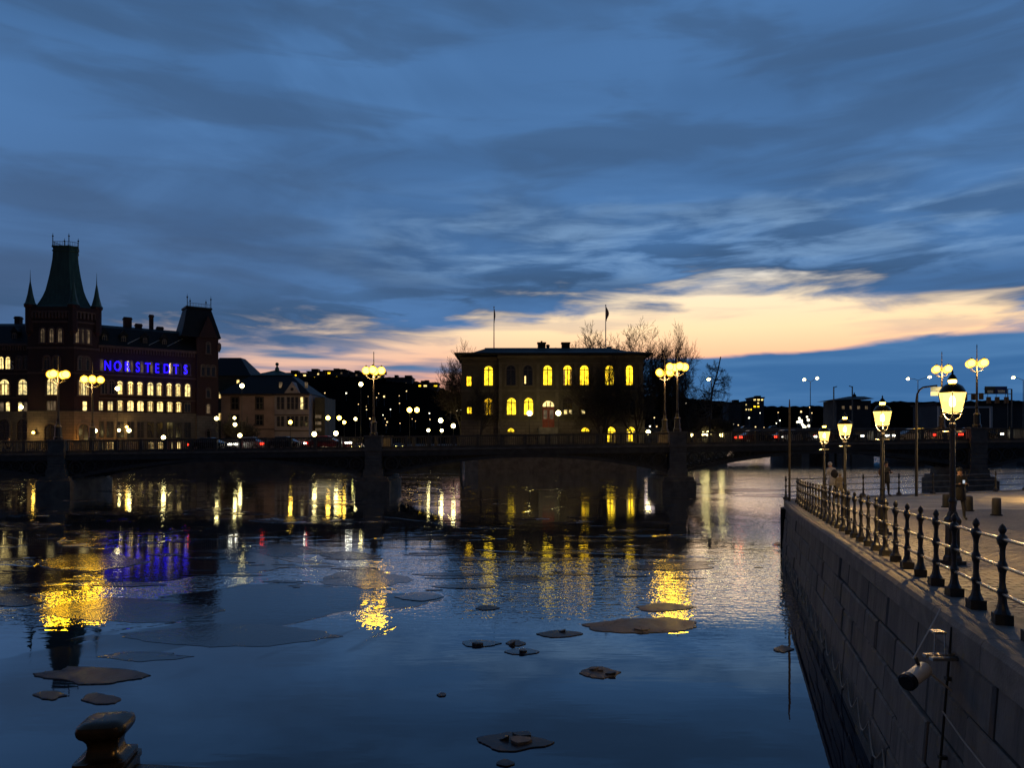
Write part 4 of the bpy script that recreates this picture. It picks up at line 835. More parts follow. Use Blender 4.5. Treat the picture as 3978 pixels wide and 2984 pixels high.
# ------------------------------------------------------------------ globe lamps on the far banks
def globe_lamp(px, py, Y, zb, r, label, mat='lamp_white', group='globe lamps on the far banks', twin=0):
    X, zl = XX(px, Y), ZZ(py, Y); zb = min(zb, zl - 1.2)
    t_ = thing('globe_lamp', label, 'street lamp', (X, Y, zb), group)
    mb = MB(); mb.lathe([(.16, 0), (.14, .5), (.07, .6), (.05, zl - zb - r)], 7, (X, Y, zb)); mb.build('post', 'iron', t_)
    if twin:
        mb = MB(); mb.tube([(X, Y, zl), (X + twin * .5, Y, zl + .25), (X + twin, Y, zl)], .05, 5); mb.build('arm', 'iron', t_)
        mb = MB(); mb.ball((X + twin, Y, zl), r, 12, 8); mb.build('globe', mat, t_, True)
    mb = MB(); mb.ball((X, Y, zl), r, 12, 8); mb.build('globe', mat, t_, True)
    return t_
GL = [
 (456, 1510, 152.5, .42, 'tall white globe lamp before the brick facade, below the neon letters', 'lamp_white'),
 (370, 1674, 155, .40, 'low white globe at the foot of the brick tower', 'lamp_white'),
 (462, 1672, 153, .30, 'small white globe right of the tower, low by the railing', 'lamp_white'),
 (501, 1673, 155, .40, 'white globe in front of the brightest patch of stone wall', 'lamp_white'),
 (635, 1700, 152, .42, 'white globe at railing height below the lettered facade', 'lamp_white'),
 (82, 1582, 160, .40, 'white globe light on the brick wing at the far left', 'lamp_white'),
 (841, 1626, 160, .40, 'white globe at the right corner of the brick building', 'lamp_white'),
 (940, 1499, 165, .48, 'tall white globe lamp in front of the pink palace roof', 'lamp_white'),
 (911, 1624, 170, .32, 'upper of two small globes by the palace shrubs', 'lamp_white'),
 (913, 1650, 168, .40, 'lower of two small globes by the palace shrubs', 'lamp_white'),
 (932, 1692, 156, .42, 'white globe just above the railing below the palace', 'lamp_white'),
 (1128, 1641, 165, .42, 'yellowish globe before the grey columned palace front', 'lamp_warm'),
 (1221, 1687, 158, .50, 'large white globe at railing height right of the palace', 'lamp_white'),
 (1305, 1684, 158, .48, 'white globe beside the parked white van', 'lamp_white'),
 (1337, 1641, 180, .42, 'yellow globe above the white van', 'lamp_warm'),
 (1381, 1628, 185, .38, 'white globe left of the lone bridge lamp, above the headlights', 'lamp_white'),
 (1402, 1493, 160, .44, 'tall white globe lamp just left of the lone bridge lamp', 'lamp_white'),
 (1664, 1672, 170, .36, 'white globe between the twin yellow lamp and the villa', 'lamp_white'),
 (1712, 1634, 150, .46, 'upper large globe at the left edge of the islet', 'lamp_white'),
 (1761, 1655, 146, .42, 'globe lamp nearest to the left corner of the villa', 'lamp_white'),
 (1716, 1673, 150, .32, 'low globe under the large one left of the villa', 'lamp_white'),
 (2057, 1606, 132, .46, 'white globe lamp on the islet left of the villa door', 'lamp_white'),
 (2169, 1605, 132, .46, 'white globe lamp on the islet right of the villa door', 'lamp_white'),
 (2518, 1680, 134, .42, 'white globe at the right corner of the islet', 'lamp_white'),
 (2686, 1690, 172, .40, 'dim white globe first right of the stone pier, by the thicket', 'lamp_white'),
 (2731, 1685, 172, .45, 'small globe touching the large one below the thicket', 'lamp_white'),
 (2752, 1686, 170, .62, 'large white globe below the brown thicket', 'lamp_white'),
 (2803, 1688, 172, .56, 'white globe at the right edge of the thicket', 'lamp_white'),
]
for px, py, Y, r, lab, mt in GL: globe_lamp(px, py, Y, 6.2 if px > 2600 else 3.5, r, lab, mt)
globe_lamp(1274, 1624, 185, 3.6, .55, 'yellow two-globe lamp right of the palace', 'lamp_warm', 'yellow two-globe lamps', 2.8)
globe_lamp(1591, 1593, 150, 3.6, .50, 'yellow two-globe lamp midway between lone bridge lamp and villa', 'lamp_warm', 'yellow two-globe lamps', 1.5)
for px, py, e_ in ((912, 1650, 900), (1128, 1641, 900), (1221, 1680, 400), (2057, 1600, 170), (2169, 1600, 170), (1740, 1640, 170), (2752, 1670, 260), (501, 1660, 120), (635, 1690, 90), (1337, 1641, 250)):
    Y = 132 if 2000 < px < 2300 else (146 if 1700 < px < 2000 else 158); plight('lamp_light', (XX(px, Y), Y - .8, ZZ(py, Y)), e_, (1, .78, .48), .4)
# wall lanterns that light the stone base of the brick building
for nm, loc, e_, lab in (('wall_lantern', FT.p(FT.a(142), 7.4, .9), 420, 'yellow wall lantern glowing on the stone base of the tower'), ('wall_lantern', FW.p(FW.a(492), 8.8, .9), 380, 'yellow wall lantern on the stone base below the neon letters')):
    t_ = thing(nm, lab, 'wall lamp', tuple(loc), 'wall lanterns on the brick building')
    mb = MB(); mb.lathe([(.12, -.35), (.24, .25), (.28, .28), (.05, .5)], 6, loc); mb.build('cap', 'iron', t_)
    mb = MB(); mb.ball(loc + Vector((0, -.25, 0)), .30, 10, 8); mb.build('bulb', 'lamp_warm', t_, True)
    mb = MB(); mb.tube([loc + Vector((0, 0, .1)), loc + Vector((0, .9, .3))], .04, 5); mb.build('bracket', 'iron', t_)
    plight('lamp_light', loc + Vector((0, -.75, 0)), e_, (1, .62, .2), .3, t_)
# orange light on the quay front under the left span
fx_, fy_ = XX(318, 162.0), 162.0
ql = thing('quay_floodlight', 'orange floodlight at the foot of the tower, mirrored orange under the bridge', 'floodlight', (fx_, fy_, 3.6))
mb = MB(); mb.box(fx_ - .25, fx_ + .25, fy_ - .2, fy_ + .2, 3.61, 4.1); mb.build('housing', 'iron', ql)
mb = MB(); mb.box(fx_ - .2, fx_ + .2, fy_ + .21, fy_ + .26, 3.66, 4.05); mb.build('lens', 'lamp_orange', ql)
plight('lamp_light', (fx_, fy_ + .7, 4.2), 1500, (1, .40, .05), .3, ql)
# distant lights
rnd = random.Random(5)
dots = [(1262, 1527), (1345, 1528), (1392, 1571), (1423, 1580), (1424, 1592), (1430, 1541), (1463, 1545), (1471, 1529), (1492, 1541), (1551, 1538), (1552, 1567), (1488, 1613), (1504, 1640), (1500, 1652), (1517, 1591), (1554, 1645), (1579, 1520), (1601, 1628), (1614, 1637), (1670, 1630), (1437, 1627), (1496, 1627), (1668, 1606),
        (1749, 1602), (1775, 1597), (1792, 1592), (2542, 1623), (2525, 1657), (2551, 1657), (2665, 1567), (2850, 1648), (2868, 1652), (2910, 1624), (2953, 1605), (3023, 1603), (3030, 1634), (3112, 1600), (3145, 1583), (3154, 1605), (3206, 1583), (3210, 1596), (3225, 1594), (3230, 1597), (3254, 1596), (3207, 1608), (2968, 1661), (2935, 1659), (3016, 1645), (3105, 1625), (3110, 1637), (3118, 1650), (3135, 1620), (3140, 1632), (3125, 1660), (3098, 1640), (3142, 1655)]
fl = MB(); fl.lathe([(.35, 0), (.2, .5), (.14, 5)], 5); fpost = fl.mesh('post', 'iron')
for i, (px, py) in enumerate(dots):
    Y = rnd.uniform(430, 560); X, Z = XX(px, Y), ZZ(py, Y)
    big = px > 3090 and px < 3145 and py > 1615
    t_ = thing('distant_lamp', 'tiny street light on the dark hillside left of the villa' if px < 1800 else ('tiny light among the cluster right of the thin mooring pole' if big else 'tiny street light on the far shore right of the villa'), 'street lamp', (X, Y, Z - 5.4),
               'tiny lights left of the villa' if px < 1800 else ('lights in the bright cluster' if big else 'tiny lights right of the villa'))
    inst('post', fpost, t_, (X, Y, Z - 5.4))
    mb = MB(); mb.ball((X, Y, Z), rnd.choice((.22, .28, .34, .42, .55)) * (2.4 if big else 1), 8, 6); mb.build('globe', 'far_light_white' if (big or rnd.random() < .3) else 'far_light', t_, True)
mb = MB()
for px, py in ((1471, 1677), (1485, 1675), (1500, 1676), (1512, 1674)): pass
# ------------------------------------------------------------------ twin-arm road lamps, masts, gantry beyond the bridge
def road_lamp(px, py, Y, zb, arms, label, pyb=None):
    X, zt = XX(px, Y), ZZ(py, Y); t_ = thing('road_lamp', label, 'street lamp', (X, Y, zb), 'tall road lamps beyond the bridge')
    mb = MB(); mb.tube([(X, Y, zb), (X, Y, zt)], [.14, .08], 8); mb.build('post', 'concrete', t_)
    for ax, ay in arms:
        e_ = Vector((XX(ax, Y), Y, ZZ(ay, Y))); s_ = 1 if e_.x > X else -1
        mb = MB(); mb.tube([(X, Y, zt - .1), (X + s_ * .8, Y, zt + .25), (e_.x - s_ * .3, Y, e_.z + .1), (e_.x, Y, e_.z + .15)], .06, 6); a_ = mb.build('arm', 'concrete', t_)
        mb = MB(); mb.loft([[(e_.x - .5, Y - .2, e_.z + .1), (e_.x + .5, Y - .2, e_.z + .1), (e_.x + .5, Y + .2, e_.z + .1), (e_.x - .5, Y + .2, e_.z + .1)], [(e_.x - .3, Y - .12, e_.z + .35), (e_.x + .3, Y - .12, e_.z + .35), (e_.x + .3, Y + .12, e_.z + .35), (e_.x - .3, Y + .12, e_.z + .35)]]); mb.build('lamp_head', 'concrete', a_)
        mb = MB(); mb.ball(e_, .42, 12, 8, 0, .8); mb.build('bulb', 'lamp_white', a_, True)
road_lamp(3148, 1482, 205, 8.3, [(3124, 1475), (3174, 1470)], 'twin-arm road lamp left of the quay lanterns, over the far road')
road_lamp(3566, 1477, 200, 8.3, [(3527, 1472), (3611, 1465)], 'twin-arm road lamp just left of the largest quay lantern')
road_lamp(3975, 1476, 200, 8.3, [(3936, 1467)], 'road lamp at the right edge of the picture')
road_lamp(2764, 1478, 172, 6.2, [(2753, 1474)], 'single road lamp against the narrow conical tree')
for px, py, lab in ((3239, 1503, 'slim mast left of the waterfront hall cupola'), (3311, 1501, 'slim mast in front of the waterfront hall')):
    Y = 205; X = XX(px, Y); t_ = thing('mast', lab, 'mast', (X, Y, 8.3), 'slim masts on the road bridge'); zt = ZZ(py, Y)
    mb = MB(); mb.tube([(X, Y, 8.3), (X, Y, zt)], [.2, .16], 6); mb.build('pole', 'concrete', t_)
    mb = MB(); mb.tube([(X, Y, zt - .2), (X + .9 * (1 if px < 3300 else -1), Y, zt + .1)], .12, 5); mb.build('top_arm', 'concrete', t_)
Y = 198; t_ = thing('portal_frame', 'white steel portal frame over the far road', 'gantry', (XX(3747, Y), Y, 8.3))
xa, xb, zt = XX(3647, Y), XX(3850, Y), ZZ(1586, Y)
for xx in (xa, xb): mb = MB(); mb.box(xx - .25, xx + .25, Y - .25, Y + .25, 8.3, zt); mb.build('post', 'pale_steel', t_)
mb = MB(); mb.box(xa - .25, xb + .25, Y - .22, Y + .22, zt + .003, zt + .5); mb.build('beam', 'pale_steel', t_)
Y = 206; t_ = thing('road_sign_gantry', 'road sign gantry with dark and blue panels on the far road', 'road sign', (XX(3925, Y), Y, 8.3))
X = XX(3930, Y); mb = MB(); mb.tube([(X, Y, 8.3), (X, Y, ZZ(1512, Y))], .2, 6); mb.tube([(XX(3915, Y), Y, 8.3), (XX(3915, Y), Y, ZZ(1512, Y))], .12, 6); mb.build('post', 'concrete', t_)
mb = MB()
for py in (1512, 1530): mb.tube([(XX(3822, Y), Y, ZZ(py, Y)), (X, Y, ZZ(py, Y))], .10, 5)
mb.build('truss', 'concrete', t_)
for p0, p1, mt in ((3822, 3862, 'sign_black'), (3863, 3908, 'sign_blue')):
    mb = MB(); mb.box(XX(p0, Y), XX(p1, Y), Y - .5, Y - .3, ZZ(1530, Y), ZZ(1502, Y)); sp_ = mb.build('panel', mt, t_)
    mb = MB(); mb.box(XX(p0 + 9, Y), XX(p1 - 9, Y), Y - .56, Y - .51, ZZ(1529, Y) + .1, ZZ(1517, Y)); mb.build('plate', 'sign_white', sp_)
for px, py in ((3745, 1545), (3778, 1542), (3808, 1540), (3837, 1555), (3870, 1555), (3906, 1555)):
    mb = MB(); mb.box(XX(px - 7, Y), XX(px + 7, Y), Y - .7, Y - .1, ZZ(py + 13, Y), ZZ(py - 12, Y)); mb.tube([(XX(px, Y), Y, ZZ(py - 12, Y)), (XX(px, Y), Y, ZZ(1529, Y))], .06, 4); mb.build('signal_box', 'bag_brown', t_)
mb = MB(); mb.tube([(XX(3738, Y), Y, ZZ(1530, Y)), (XX(3822, Y), Y, ZZ(1530, Y))], .08, 5); mb.build('side_beam', 'concrete', t_)
# ------------------------------------------------------------------ vehicles
def car(X, Y, zg, rz, paint, label, lights='both', group='cars', van=False, hm='head_white'):
    t_ = thing('van' if van else 'car', label, 'van' if van else 'car', (X, Y, zg), group); t_.rotation_euler = (0, 0, rz)
    W_ = WL[t_]; WL[t_] = Vector((0, 0, 0))
    L, w, h = (5.6, 1.95, 2.3) if van else (4.4, 1.8, 1.46); hl = L / 2
    if van: pr = [(-hl, .35), (hl, .35), (hl, .95), (hl - .25, 1.15), (hl - 1.0, 2.0), (hl - 1.3, h), (-hl + .1, h), (-hl, 2.0)]
    else: pr = [(-hl, .35), (hl, .33), (hl, .62), (hl - .15, .78), (hl - 1.15, .92), (-hl + .5, .98), (-hl + .05, .9), (-hl, .6)]
    mb = MB(); hw = w / 2; mb.loft([[(p[0], -hw + .04, p[1]) for p in pr], [(p[0] * .985, -hw, min(p[1] + .02, h) if p[1] < .5 else p[1] * .99) for p in pr], [(p[0] * .985, hw, p[1] * .99) for p in pr], [(p[0], hw - .04, p[1]) for p in pr]]); mb.build('body', paint, t_)
    if van: mb = MB(); mb.hexa([(hl - 1.15, -hw - .012, 1.2), (hl - .45, -hw - .012, 1.2), (hl - .45, hw + .012, 1.2), (hl - 1.15, hw + .012, 1.2), (hl - 1.3, -hw - .012, 1.95), (hl - .98, -hw - .012, 1.95), (hl - .98, hw + .012, 1.95), (hl - 1.3, hw + .012, 1.95)]); mb.build('window', 'dark_glass', t_)
    else:
        mb = MB(); mb.hexa([(-hl + .55, -hw + .08, .96), (hl - 1.2, -hw + .08, .91), (hl - 1.2, hw - .08, .91), (-hl + .55, hw - .08, .96), (-hl + 1.1, -hw + .28, 1.40), (hl - 2.05, -hw + .28, 1.40), (hl - 2.05, hw - .28, 1.40), (-hl + 1.1, hw - .28, 1.40)]); mb.build('window', 'dark_glass', t_)
        mb = MB(); mb.hexa([(-hl + 1.02, -hw + .26, 1.402), (hl - 2.0, -hw + .26, 1.402), (hl - 2.0, hw - .26, 1.402), (-hl + 1.02, hw - .26, 1.402), (-hl + 1.2, -hw + .34, h), (hl - 2.2, -hw + .34, h), (hl - 2.2, hw - .34, h), (-hl + 1.2, hw - .34, h)]); mb.build('roof', paint, t_)
    for sx in (-1, 1):
        for sy in (-1, 1):
            mb = MB(); c = Vector((sx * L * .31, sy * (hw - .08), .33)); mb.tube([c - Vector((0, .11, 0)), c + Vector((0, .11, 0))], .33, 14); wl = mb.build('wheel', 'tyre', t_)
            mb = MB(); mb.tube([c + Vector((0, sy * .112, 0)), c + Vector((0, sy * .125, 0))], .2, 10); mb.build('rim', 'car_silver', wl)
    for sy in (-1, 1):
        for end, mt, nm in ((1, hm, 'headlight'), (-1, 'tail_red', 'taillight')):
            on = lights == 'both' or (lights == 'head' and end > 0) or (lights == 'tail' and end < 0)
            mb = MB(); z0 = .64 if not van else .85; zz = z0 + .16
            mb.box(min(end * (hl - .25), end * (hl + .03)), max(end * (hl - .25), end * (hl + .03)), min(sy * (hw - .32), sy * (hw + .025)), max(sy * (hw - .32), sy * (hw + .025)), z0, zz + (.04 if end < 0 else 0)); mb.build(nm, mt if on else 'dark_glass', t_)
    for o in list(WL):
        if o is not t_ and o.name in bpy.data.objects and o.parent == t_: WL[o] = W_.copy()
    WL[t_] = W_; return t_
def bridge_car(px, lane, tail_at, paint, label):
    Y = 77.6 if lane == 0 else 79.8; X = XX(px, Y)
    if tail_at: X = X + (2.2 if lane == 0 else -2.2) ; rz = 0 if lane == 0 else math.pi
    else: X = X - (2.2 if lane == 0 else -2.2); rz = 0 if lane == 0 else math.pi
    o = car(X, Y, zc(X) + .062, rz, paint, label, 'both', 'cars on the bridge')
    o.rotation_euler = (0, (-1 if lane == 0 else 1) * math.atan(.7 / 52.6), rz)
bridge_car(745, 0, True, 'car_dark', 'dark car with red tail light below the last neon letters')
bridge_car(873, 1, False, 'car_silver', 'silver car on the bridge below the corner of the brick building')
bridge_car(1036, 0, True, 'car_dark', 'dark car on the bridge below the pink palace')
bridge_car(1195, 0, True, 'car_red', 'dark red car on the bridge just left of the lone bridge lamp')
bridge_car(2865, 0, True, 'car_dark', 'dark car on the bridge right of the thicket')
bridge_car(2997, 0, True, 'car_silver', 'silver car on the bridge left of the thin mooring pole')
bridge_car(3176, 0, True, 'car_dark', 'dark car on the bridge behind the two smallest quay lanterns')
bridge_car(3616, 1, True, 'car_silver', 'silver car on the bridge left of the largest quay lantern')
bridge_car(3713, 0, True, 'car_dark', 'dark car on the bridge just right of the largest quay lantern')
car(XX(1374, 150), 150.5 + 4, 3.6, -math.pi / 2, 'car_dark', 'oncoming car with glaring yellow headlights on the far quay', 'head', 'cars on the far quay', False, 'head_yellow')
car(XX(1270, 158), 160, 3.6, 0, 'car_white', 'white van parked beside a globe lamp on the far quay', 'none', 'cars on the far quay', True)
car(XX(1470, 165), 166, 3.6, -1.2, 'car_silver', 'silver car on the far quay right of the lone bridge lamp', 'head', 'cars on the far quay')
car(XX(1545, 172), 173, 3.6, -1.3, 'car_dark', 'dark car with yellow headlights below the twin yellow lamp', 'head', 'cars on the far quay', False, 'head_yellow')
car(XX(3010, 204), 204, 8.31, 0, 'car_white', 'white car on the road bridge left of the bright light cluster', 'both', 'cars on the road bridge')
car(XX(2890, 207), 207, 8.31, math.pi, 'car_dark', 'dark car with red lights on the road bridge right of the thicket', 'both', 'cars on the road bridge')
car(XX(3300, 204), 204, 8.31, 0, 'car_silver', 'silver car on the road bridge below the slim mast', 'head', 'cars on the road bridge')
# ------------------------------------------------------------------ quay on the right
def zq(Y): return 3.30 - .030 * (Y - 8) if Y < 30 else 2.64
def wx(Y): return 2.32 + .295 * Y               # waterline of the wall
wd = Vector((.295, 1, 0)).normalized(); wn = Vector((-wd.y, wd.x, 0))      # outwards, to the water
YE = 33.6
def edgeY(X): return 34.6 + (X - 12.6) * .43
q_ = MB(); rowsY = [1.5, 4, 6, 8, 10, 12, 14, 17, 20, 24, 27, 30, 33.0]
for i, Y in enumerate(rowsY): q_.v += [(wx(Y) + .95, Y, zq(Y) - .03), (70, Y, zq(Y) - .03 + .02)]
for i in range(len(rowsY) - 1): q_.face([2 * i, 2 * i + 1, 2 * i + 3, 2 * i + 2])
b0 = len(q_.v); q_.v += [(wx(33) + .95, 33.0, 2.61), (70, 33.0, 2.63), (70, edgeY(70) - .4, 2.63), (wx(33) + .95, edgeY(wx(33) + .95) - .6, 2.61)]; q_.face([b0, b0 + 1, b0 + 2, b0 + 3])
m = bpy.data.materials.new('quay_paving'); m.use_nodes = True; nt = m.node_tree; g = G(nt); b = nt.nodes['Principled BSDF']
tc = g.n('ShaderNodeTexCoord'); s3 = g.n('ShaderNodeSeparateXYZ'); nt.links.new(tc.outputs['Object'], s3.inputs[0])
vo = g.n('ShaderNodeTexVoronoi'); nt.links.new(tc.outputs['Object'], vo.inputs['Vector']); vo.inputs['Scale'].default_value = 6.5; vo.feature = 'DISTANCE_TO_EDGE'
vc = g.n('ShaderNodeTexVoronoi'); nt.links.new(tc.outputs['Object'], vc.inputs['Vector']); vc.inputs['Scale'].default_value = 6.5
nz = g.noise(tc.outputs['Object'], .7, 5, .6)
cob = g.mix(g.ss(nz, .35, .65), (.115, .10, .083), (.065, .057, .048)); cob = g.mix(.35, cob, g.mix(vc.outputs['Color'], (.06, .05, .045), (.20, .175, .15)))
cob = g.mix(g.ss(vo.outputs['Distance'], .06, .0), cob, (.03, .026, .022))
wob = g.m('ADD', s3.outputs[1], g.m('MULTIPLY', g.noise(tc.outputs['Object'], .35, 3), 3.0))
lit_strip = g.mix(g.ss(nz, .3, .7), (.44, .38, .28), (.28, .24, .18))  # pale strip of paving, with lamplight put into its colour as well
nt.links.new(g.mix(g.ss(wob, 30.3, 31.0), cob, lit_strip), b.inputs['Base Color']); b.inputs['Roughness'].default_value = .62
bp = g.n('ShaderNodeBump'); bp.inputs['Strength'].default_value = .6; bp.inputs['Distance'].default_value = .02; nt.links.new(g.ss(vo.outputs['Distance'], 0, .12), bp.inputs['Height']); nt.links.new(bp.outputs[0], b.inputs['Normal'])
MATS['quay_paving'] = m
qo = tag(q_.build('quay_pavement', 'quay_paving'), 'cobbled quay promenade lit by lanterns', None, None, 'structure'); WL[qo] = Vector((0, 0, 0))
# setts near the camera
rnd = random.Random(9); smesh = []
for k in range(6):
    mb = MB(); a, c, hh = .105 + rnd.uniform(-.01, .008), .070 + rnd.uniform(-.008, .006), .04; t2 = .016
    lo_ = [(-a, -c, -hh), (a, -c, -hh), (a, c, -hh), (-a, c, -hh)]; j = lambda: rnd.uniform(-.006, .006)
    mb.loft([lo_, [(x + j(), y_ + j(), .005) for x, y_, z in lo_], [(x * (1 - t2 / a) + j(), y_ * (1 - t2 / c) + j(), .018) for x, y_, z in lo_]]); smesh.append(mb.mesh('sett', 'sett'))
spots = []
for i in range(80):
    Y = 7.6 + i * .155
    for k in range(40):
        X = wx(Y) + 1.08 + k * .225 + (i % 2) * .11
        if X > .70 * Y + .12 or X > wx(Y) + 1.08 + 40 * .225: break
        spots.append((X, Y))
spots.sort(key=lambda p: p[0] ** 2 + p[1] ** 2)
for X, Y in spots[:300]: inst('sett', smesh[rnd.randrange(6)], qo, (X, Y, zq(Y) - .022 + rnd.uniform(0, .007)), rnd.gauss(-.02, .03))
mb = MB()
for X, Y in spots[300:1400]:
    src = smesh[rnd.randrange(6)]; b0 = len(mb.v); dz = zq(Y) - .022 + rnd.uniform(0, .007)
    mb.v += [(v.co.x + X, v.co.y + Y, v.co.z + dz) for v in src.vertices]
    for p in src.polygons: mb.face([b0 + i for i in p.vertices])
tag(mb.build('setts', 'sett', qo), None, None, None, 'stuff')
# the wall of granite blocks
qw = thing('quay_wall', 'tall dark granite block quay wall dropping to the water', 'wall', (wx(20), 20, 0))
BT = .085                                        # batter, metres per metre of height
def wp(Y, z, out=0): v = Vector((wx(Y) + BT * z, Y, z)) + wn * out; return v
mb = MB()
ys = [1.5, 8, 14, 20, 26, 30, YE]
for a, b_ in zip(ys, ys[1:]):
    r0 = [wp(a, -.6, -.06), wp(a, zq(a) - .37, -.06), wp(a, zq(a) - .37, -1.2), wp(a, -.6, -1.4)]; r1 = [wp(b_, -.6, -.06), wp(b_, zq(b_) - .37, -.06), wp(b_, zq(b_) - .37, -1.2), wp(b_, -.6, -1.4)]
    mb.loft([r0, r1])
c0 = wp(YE, 0); mb.prism([(c0.x - .02, YE - .02), (c0.x + 1, YE - .3), (70, edgeY(70) - 1.2), (70, edgeY(70)), (c0.x + 1.1, edgeY(c0.x + .9)), (c0.x + .25, YE + .8)], -.6, 2.27)
mb.build('core', 'wall_core', qw)
def chamfer_block(mb, Y0, Y1, z0f, z1f, o0, ins=.02, back=.25):
    # outer face corners, with a chamfer; z given as functions of Y
    A_ = [wp(Y0, z0f(Y0), -back), wp(Y1, z0f(Y1), -back), wp(Y1, z1f(Y1), -back), wp(Y0, z1f(Y0), -back)]
    B_ = [wp(Y0, z0f(Y0), o0 - ins), wp(Y1, z0f(Y1), o0 - ins), wp(Y1, z1f(Y1), o0 - ins), wp(Y0, z1f(Y0), o0 - ins)]
    C2 = [wp(Y0 + ins, z0f(Y0) + ins, o0), wp(Y1 - ins, z0f(Y1) + ins, o0), wp(Y1 - ins, z1f(Y1) - ins, o0), wp(Y0 + ins, z1f(Y0) - ins, o0)]
    mb.loft([A_, B_, C2])
rnd = random.Random(4); NC = 6
for k in range(NC):
    Y = 2.0 - (k % 2) * .7
    while Y < YE - .05:
        L = min(rnd.uniform(1.0, 1.9), YE - Y)
        if YE - Y - L < .5: L = YE - Y
        z0f = lambda yy, k=k: -.35 + (zq(yy) + .35 - .36) * k / NC + .010; z1f = lambda yy, k=k: -.35 + (zq(yy) + .35 - .36) * (k + 1) / NC - .014
        mb = MB(); chamfer_block(mb, Y + .014, Y + L - .014, z0f, z1f, rnd.uniform(-.02, .03), rnd.uniform(.02, .034)); mb.build('stone', 'granite', qw)
        Y += L
Y = 2.0
while Y < YE:
    L = min(rnd.uniform(1.5, 2.1), YE + .1 - Y)
    if YE - Y - L < .6: L = YE + .1 - Y
    y0, y1 = Y + .006, Y + L - .006; mb = MB()
    ring_ = lambda yy: [wp(yy, zq(yy) - .35, .05), wp(yy, zq(yy) - .08, .06), wp(yy, zq(yy) - .02, .03), wp(yy, zq(yy), -.04), wp(yy, zq(yy), -1.0), wp(yy, zq(yy) - .35, -1.0)]
    mb.loft([ring_(y0), ring_(y1)]); mb.build('coping_stone', 'coping_granite', qw); Y += L
# coping along the far edge
mb = MB(); e0, e1 = wp(YE, 2.3).x + .3, 60
for k in range(16):
    xa, xb = e0 + (e1 - e0) * k / 16 + .01, e0 + (e1 - e0) * (k + 1) / 16 - .01; mb = MB()
    mb.hexa([(xa, edgeY(xa) - .75, 2.28), (xb, edgeY(xb) - .75, 2.28), (xb, edgeY(xb), 2.28), (xa, edgeY(xa), 2.28), (xa, edgeY(xa) - .75, 2.64), (xb, edgeY(xb) - .75, 2.64), (xb, edgeY(xb), 2.64), (xa, edgeY(xa), 2.64)]); mb.build('coping_stone', 'coping_granite', qw)
# ------------------------------------------------------------------ fences of cast posts
def post_mesh():
    mb = MB(); mb.box(-.088, .088, -.088, .088, 0, .115)
    mb.lathe([(.088, .116), (.062, .16), (.047, .22), (.042, .30), (.052, .34), (.056, .36), (.040, .39), (.030, .46), (.034, .56), (.048, .60), (.052, .63), (.048, .66), (.031, .70), (.027, .80), (.036, .86), (.056, .90), (.060, .935), (.050, .965), (.030, .98), (.024, .995), (.038, 1.02), (.040, 1.045), (.026, 1.08), (.004, 1.105)], 10)
    return mb.mesh('post', 'iron', (0, 0, 0), False)
pm = post_mesh(); RH = (.33, .63, .935)
f1 = thing('quay_fence', 'iron post fence with three shiny rails along the quay edge', 'fence', (wx(20) + .6, 20, zq(20)))
def fx(Y): return wp(Y, zq(Y)).x + .40
Ys = [7.28 + .868 * k for k in range(30)]
for i, Y in enumerate(Ys): inst('post', pm, f1, (fx(Y), Y, zq(Y)), rnd.uniform(-.2, .2) - .28)
for h in RH:
    mb = MB(); pts = [(fx(Y), Y, zq(Y) + h) for Y in [5.0] + Ys]; mb.tube(pts, .021, 8); mb.build('rail', 'steel_rail', f1, True)
for Y in (6.41, 5.54): inst('post', pm, f1, (fx(Y), Y, zq(Y)))
f2 = thing('quay_end_fence', 'darker iron post fence along the end of the quay facing the bridge', 'fence', (20, edgeY(20) - .4, 2.64))
X0f = fx(Ys[-1]) + .1; xs_ = [X0f + .05 + k * 2.25 for k in range(12)]
for X in xs_: inst('post', pm, f2, (X, edgeY(X) - .42, 2.64), .4)
for h in RH: mb = MB(); mb.tube([(X, edgeY(X) - .42, 2.64 + h) for X in [X0f] + xs_], .02, 6); mb.build('rail', 'iron', f2, True)
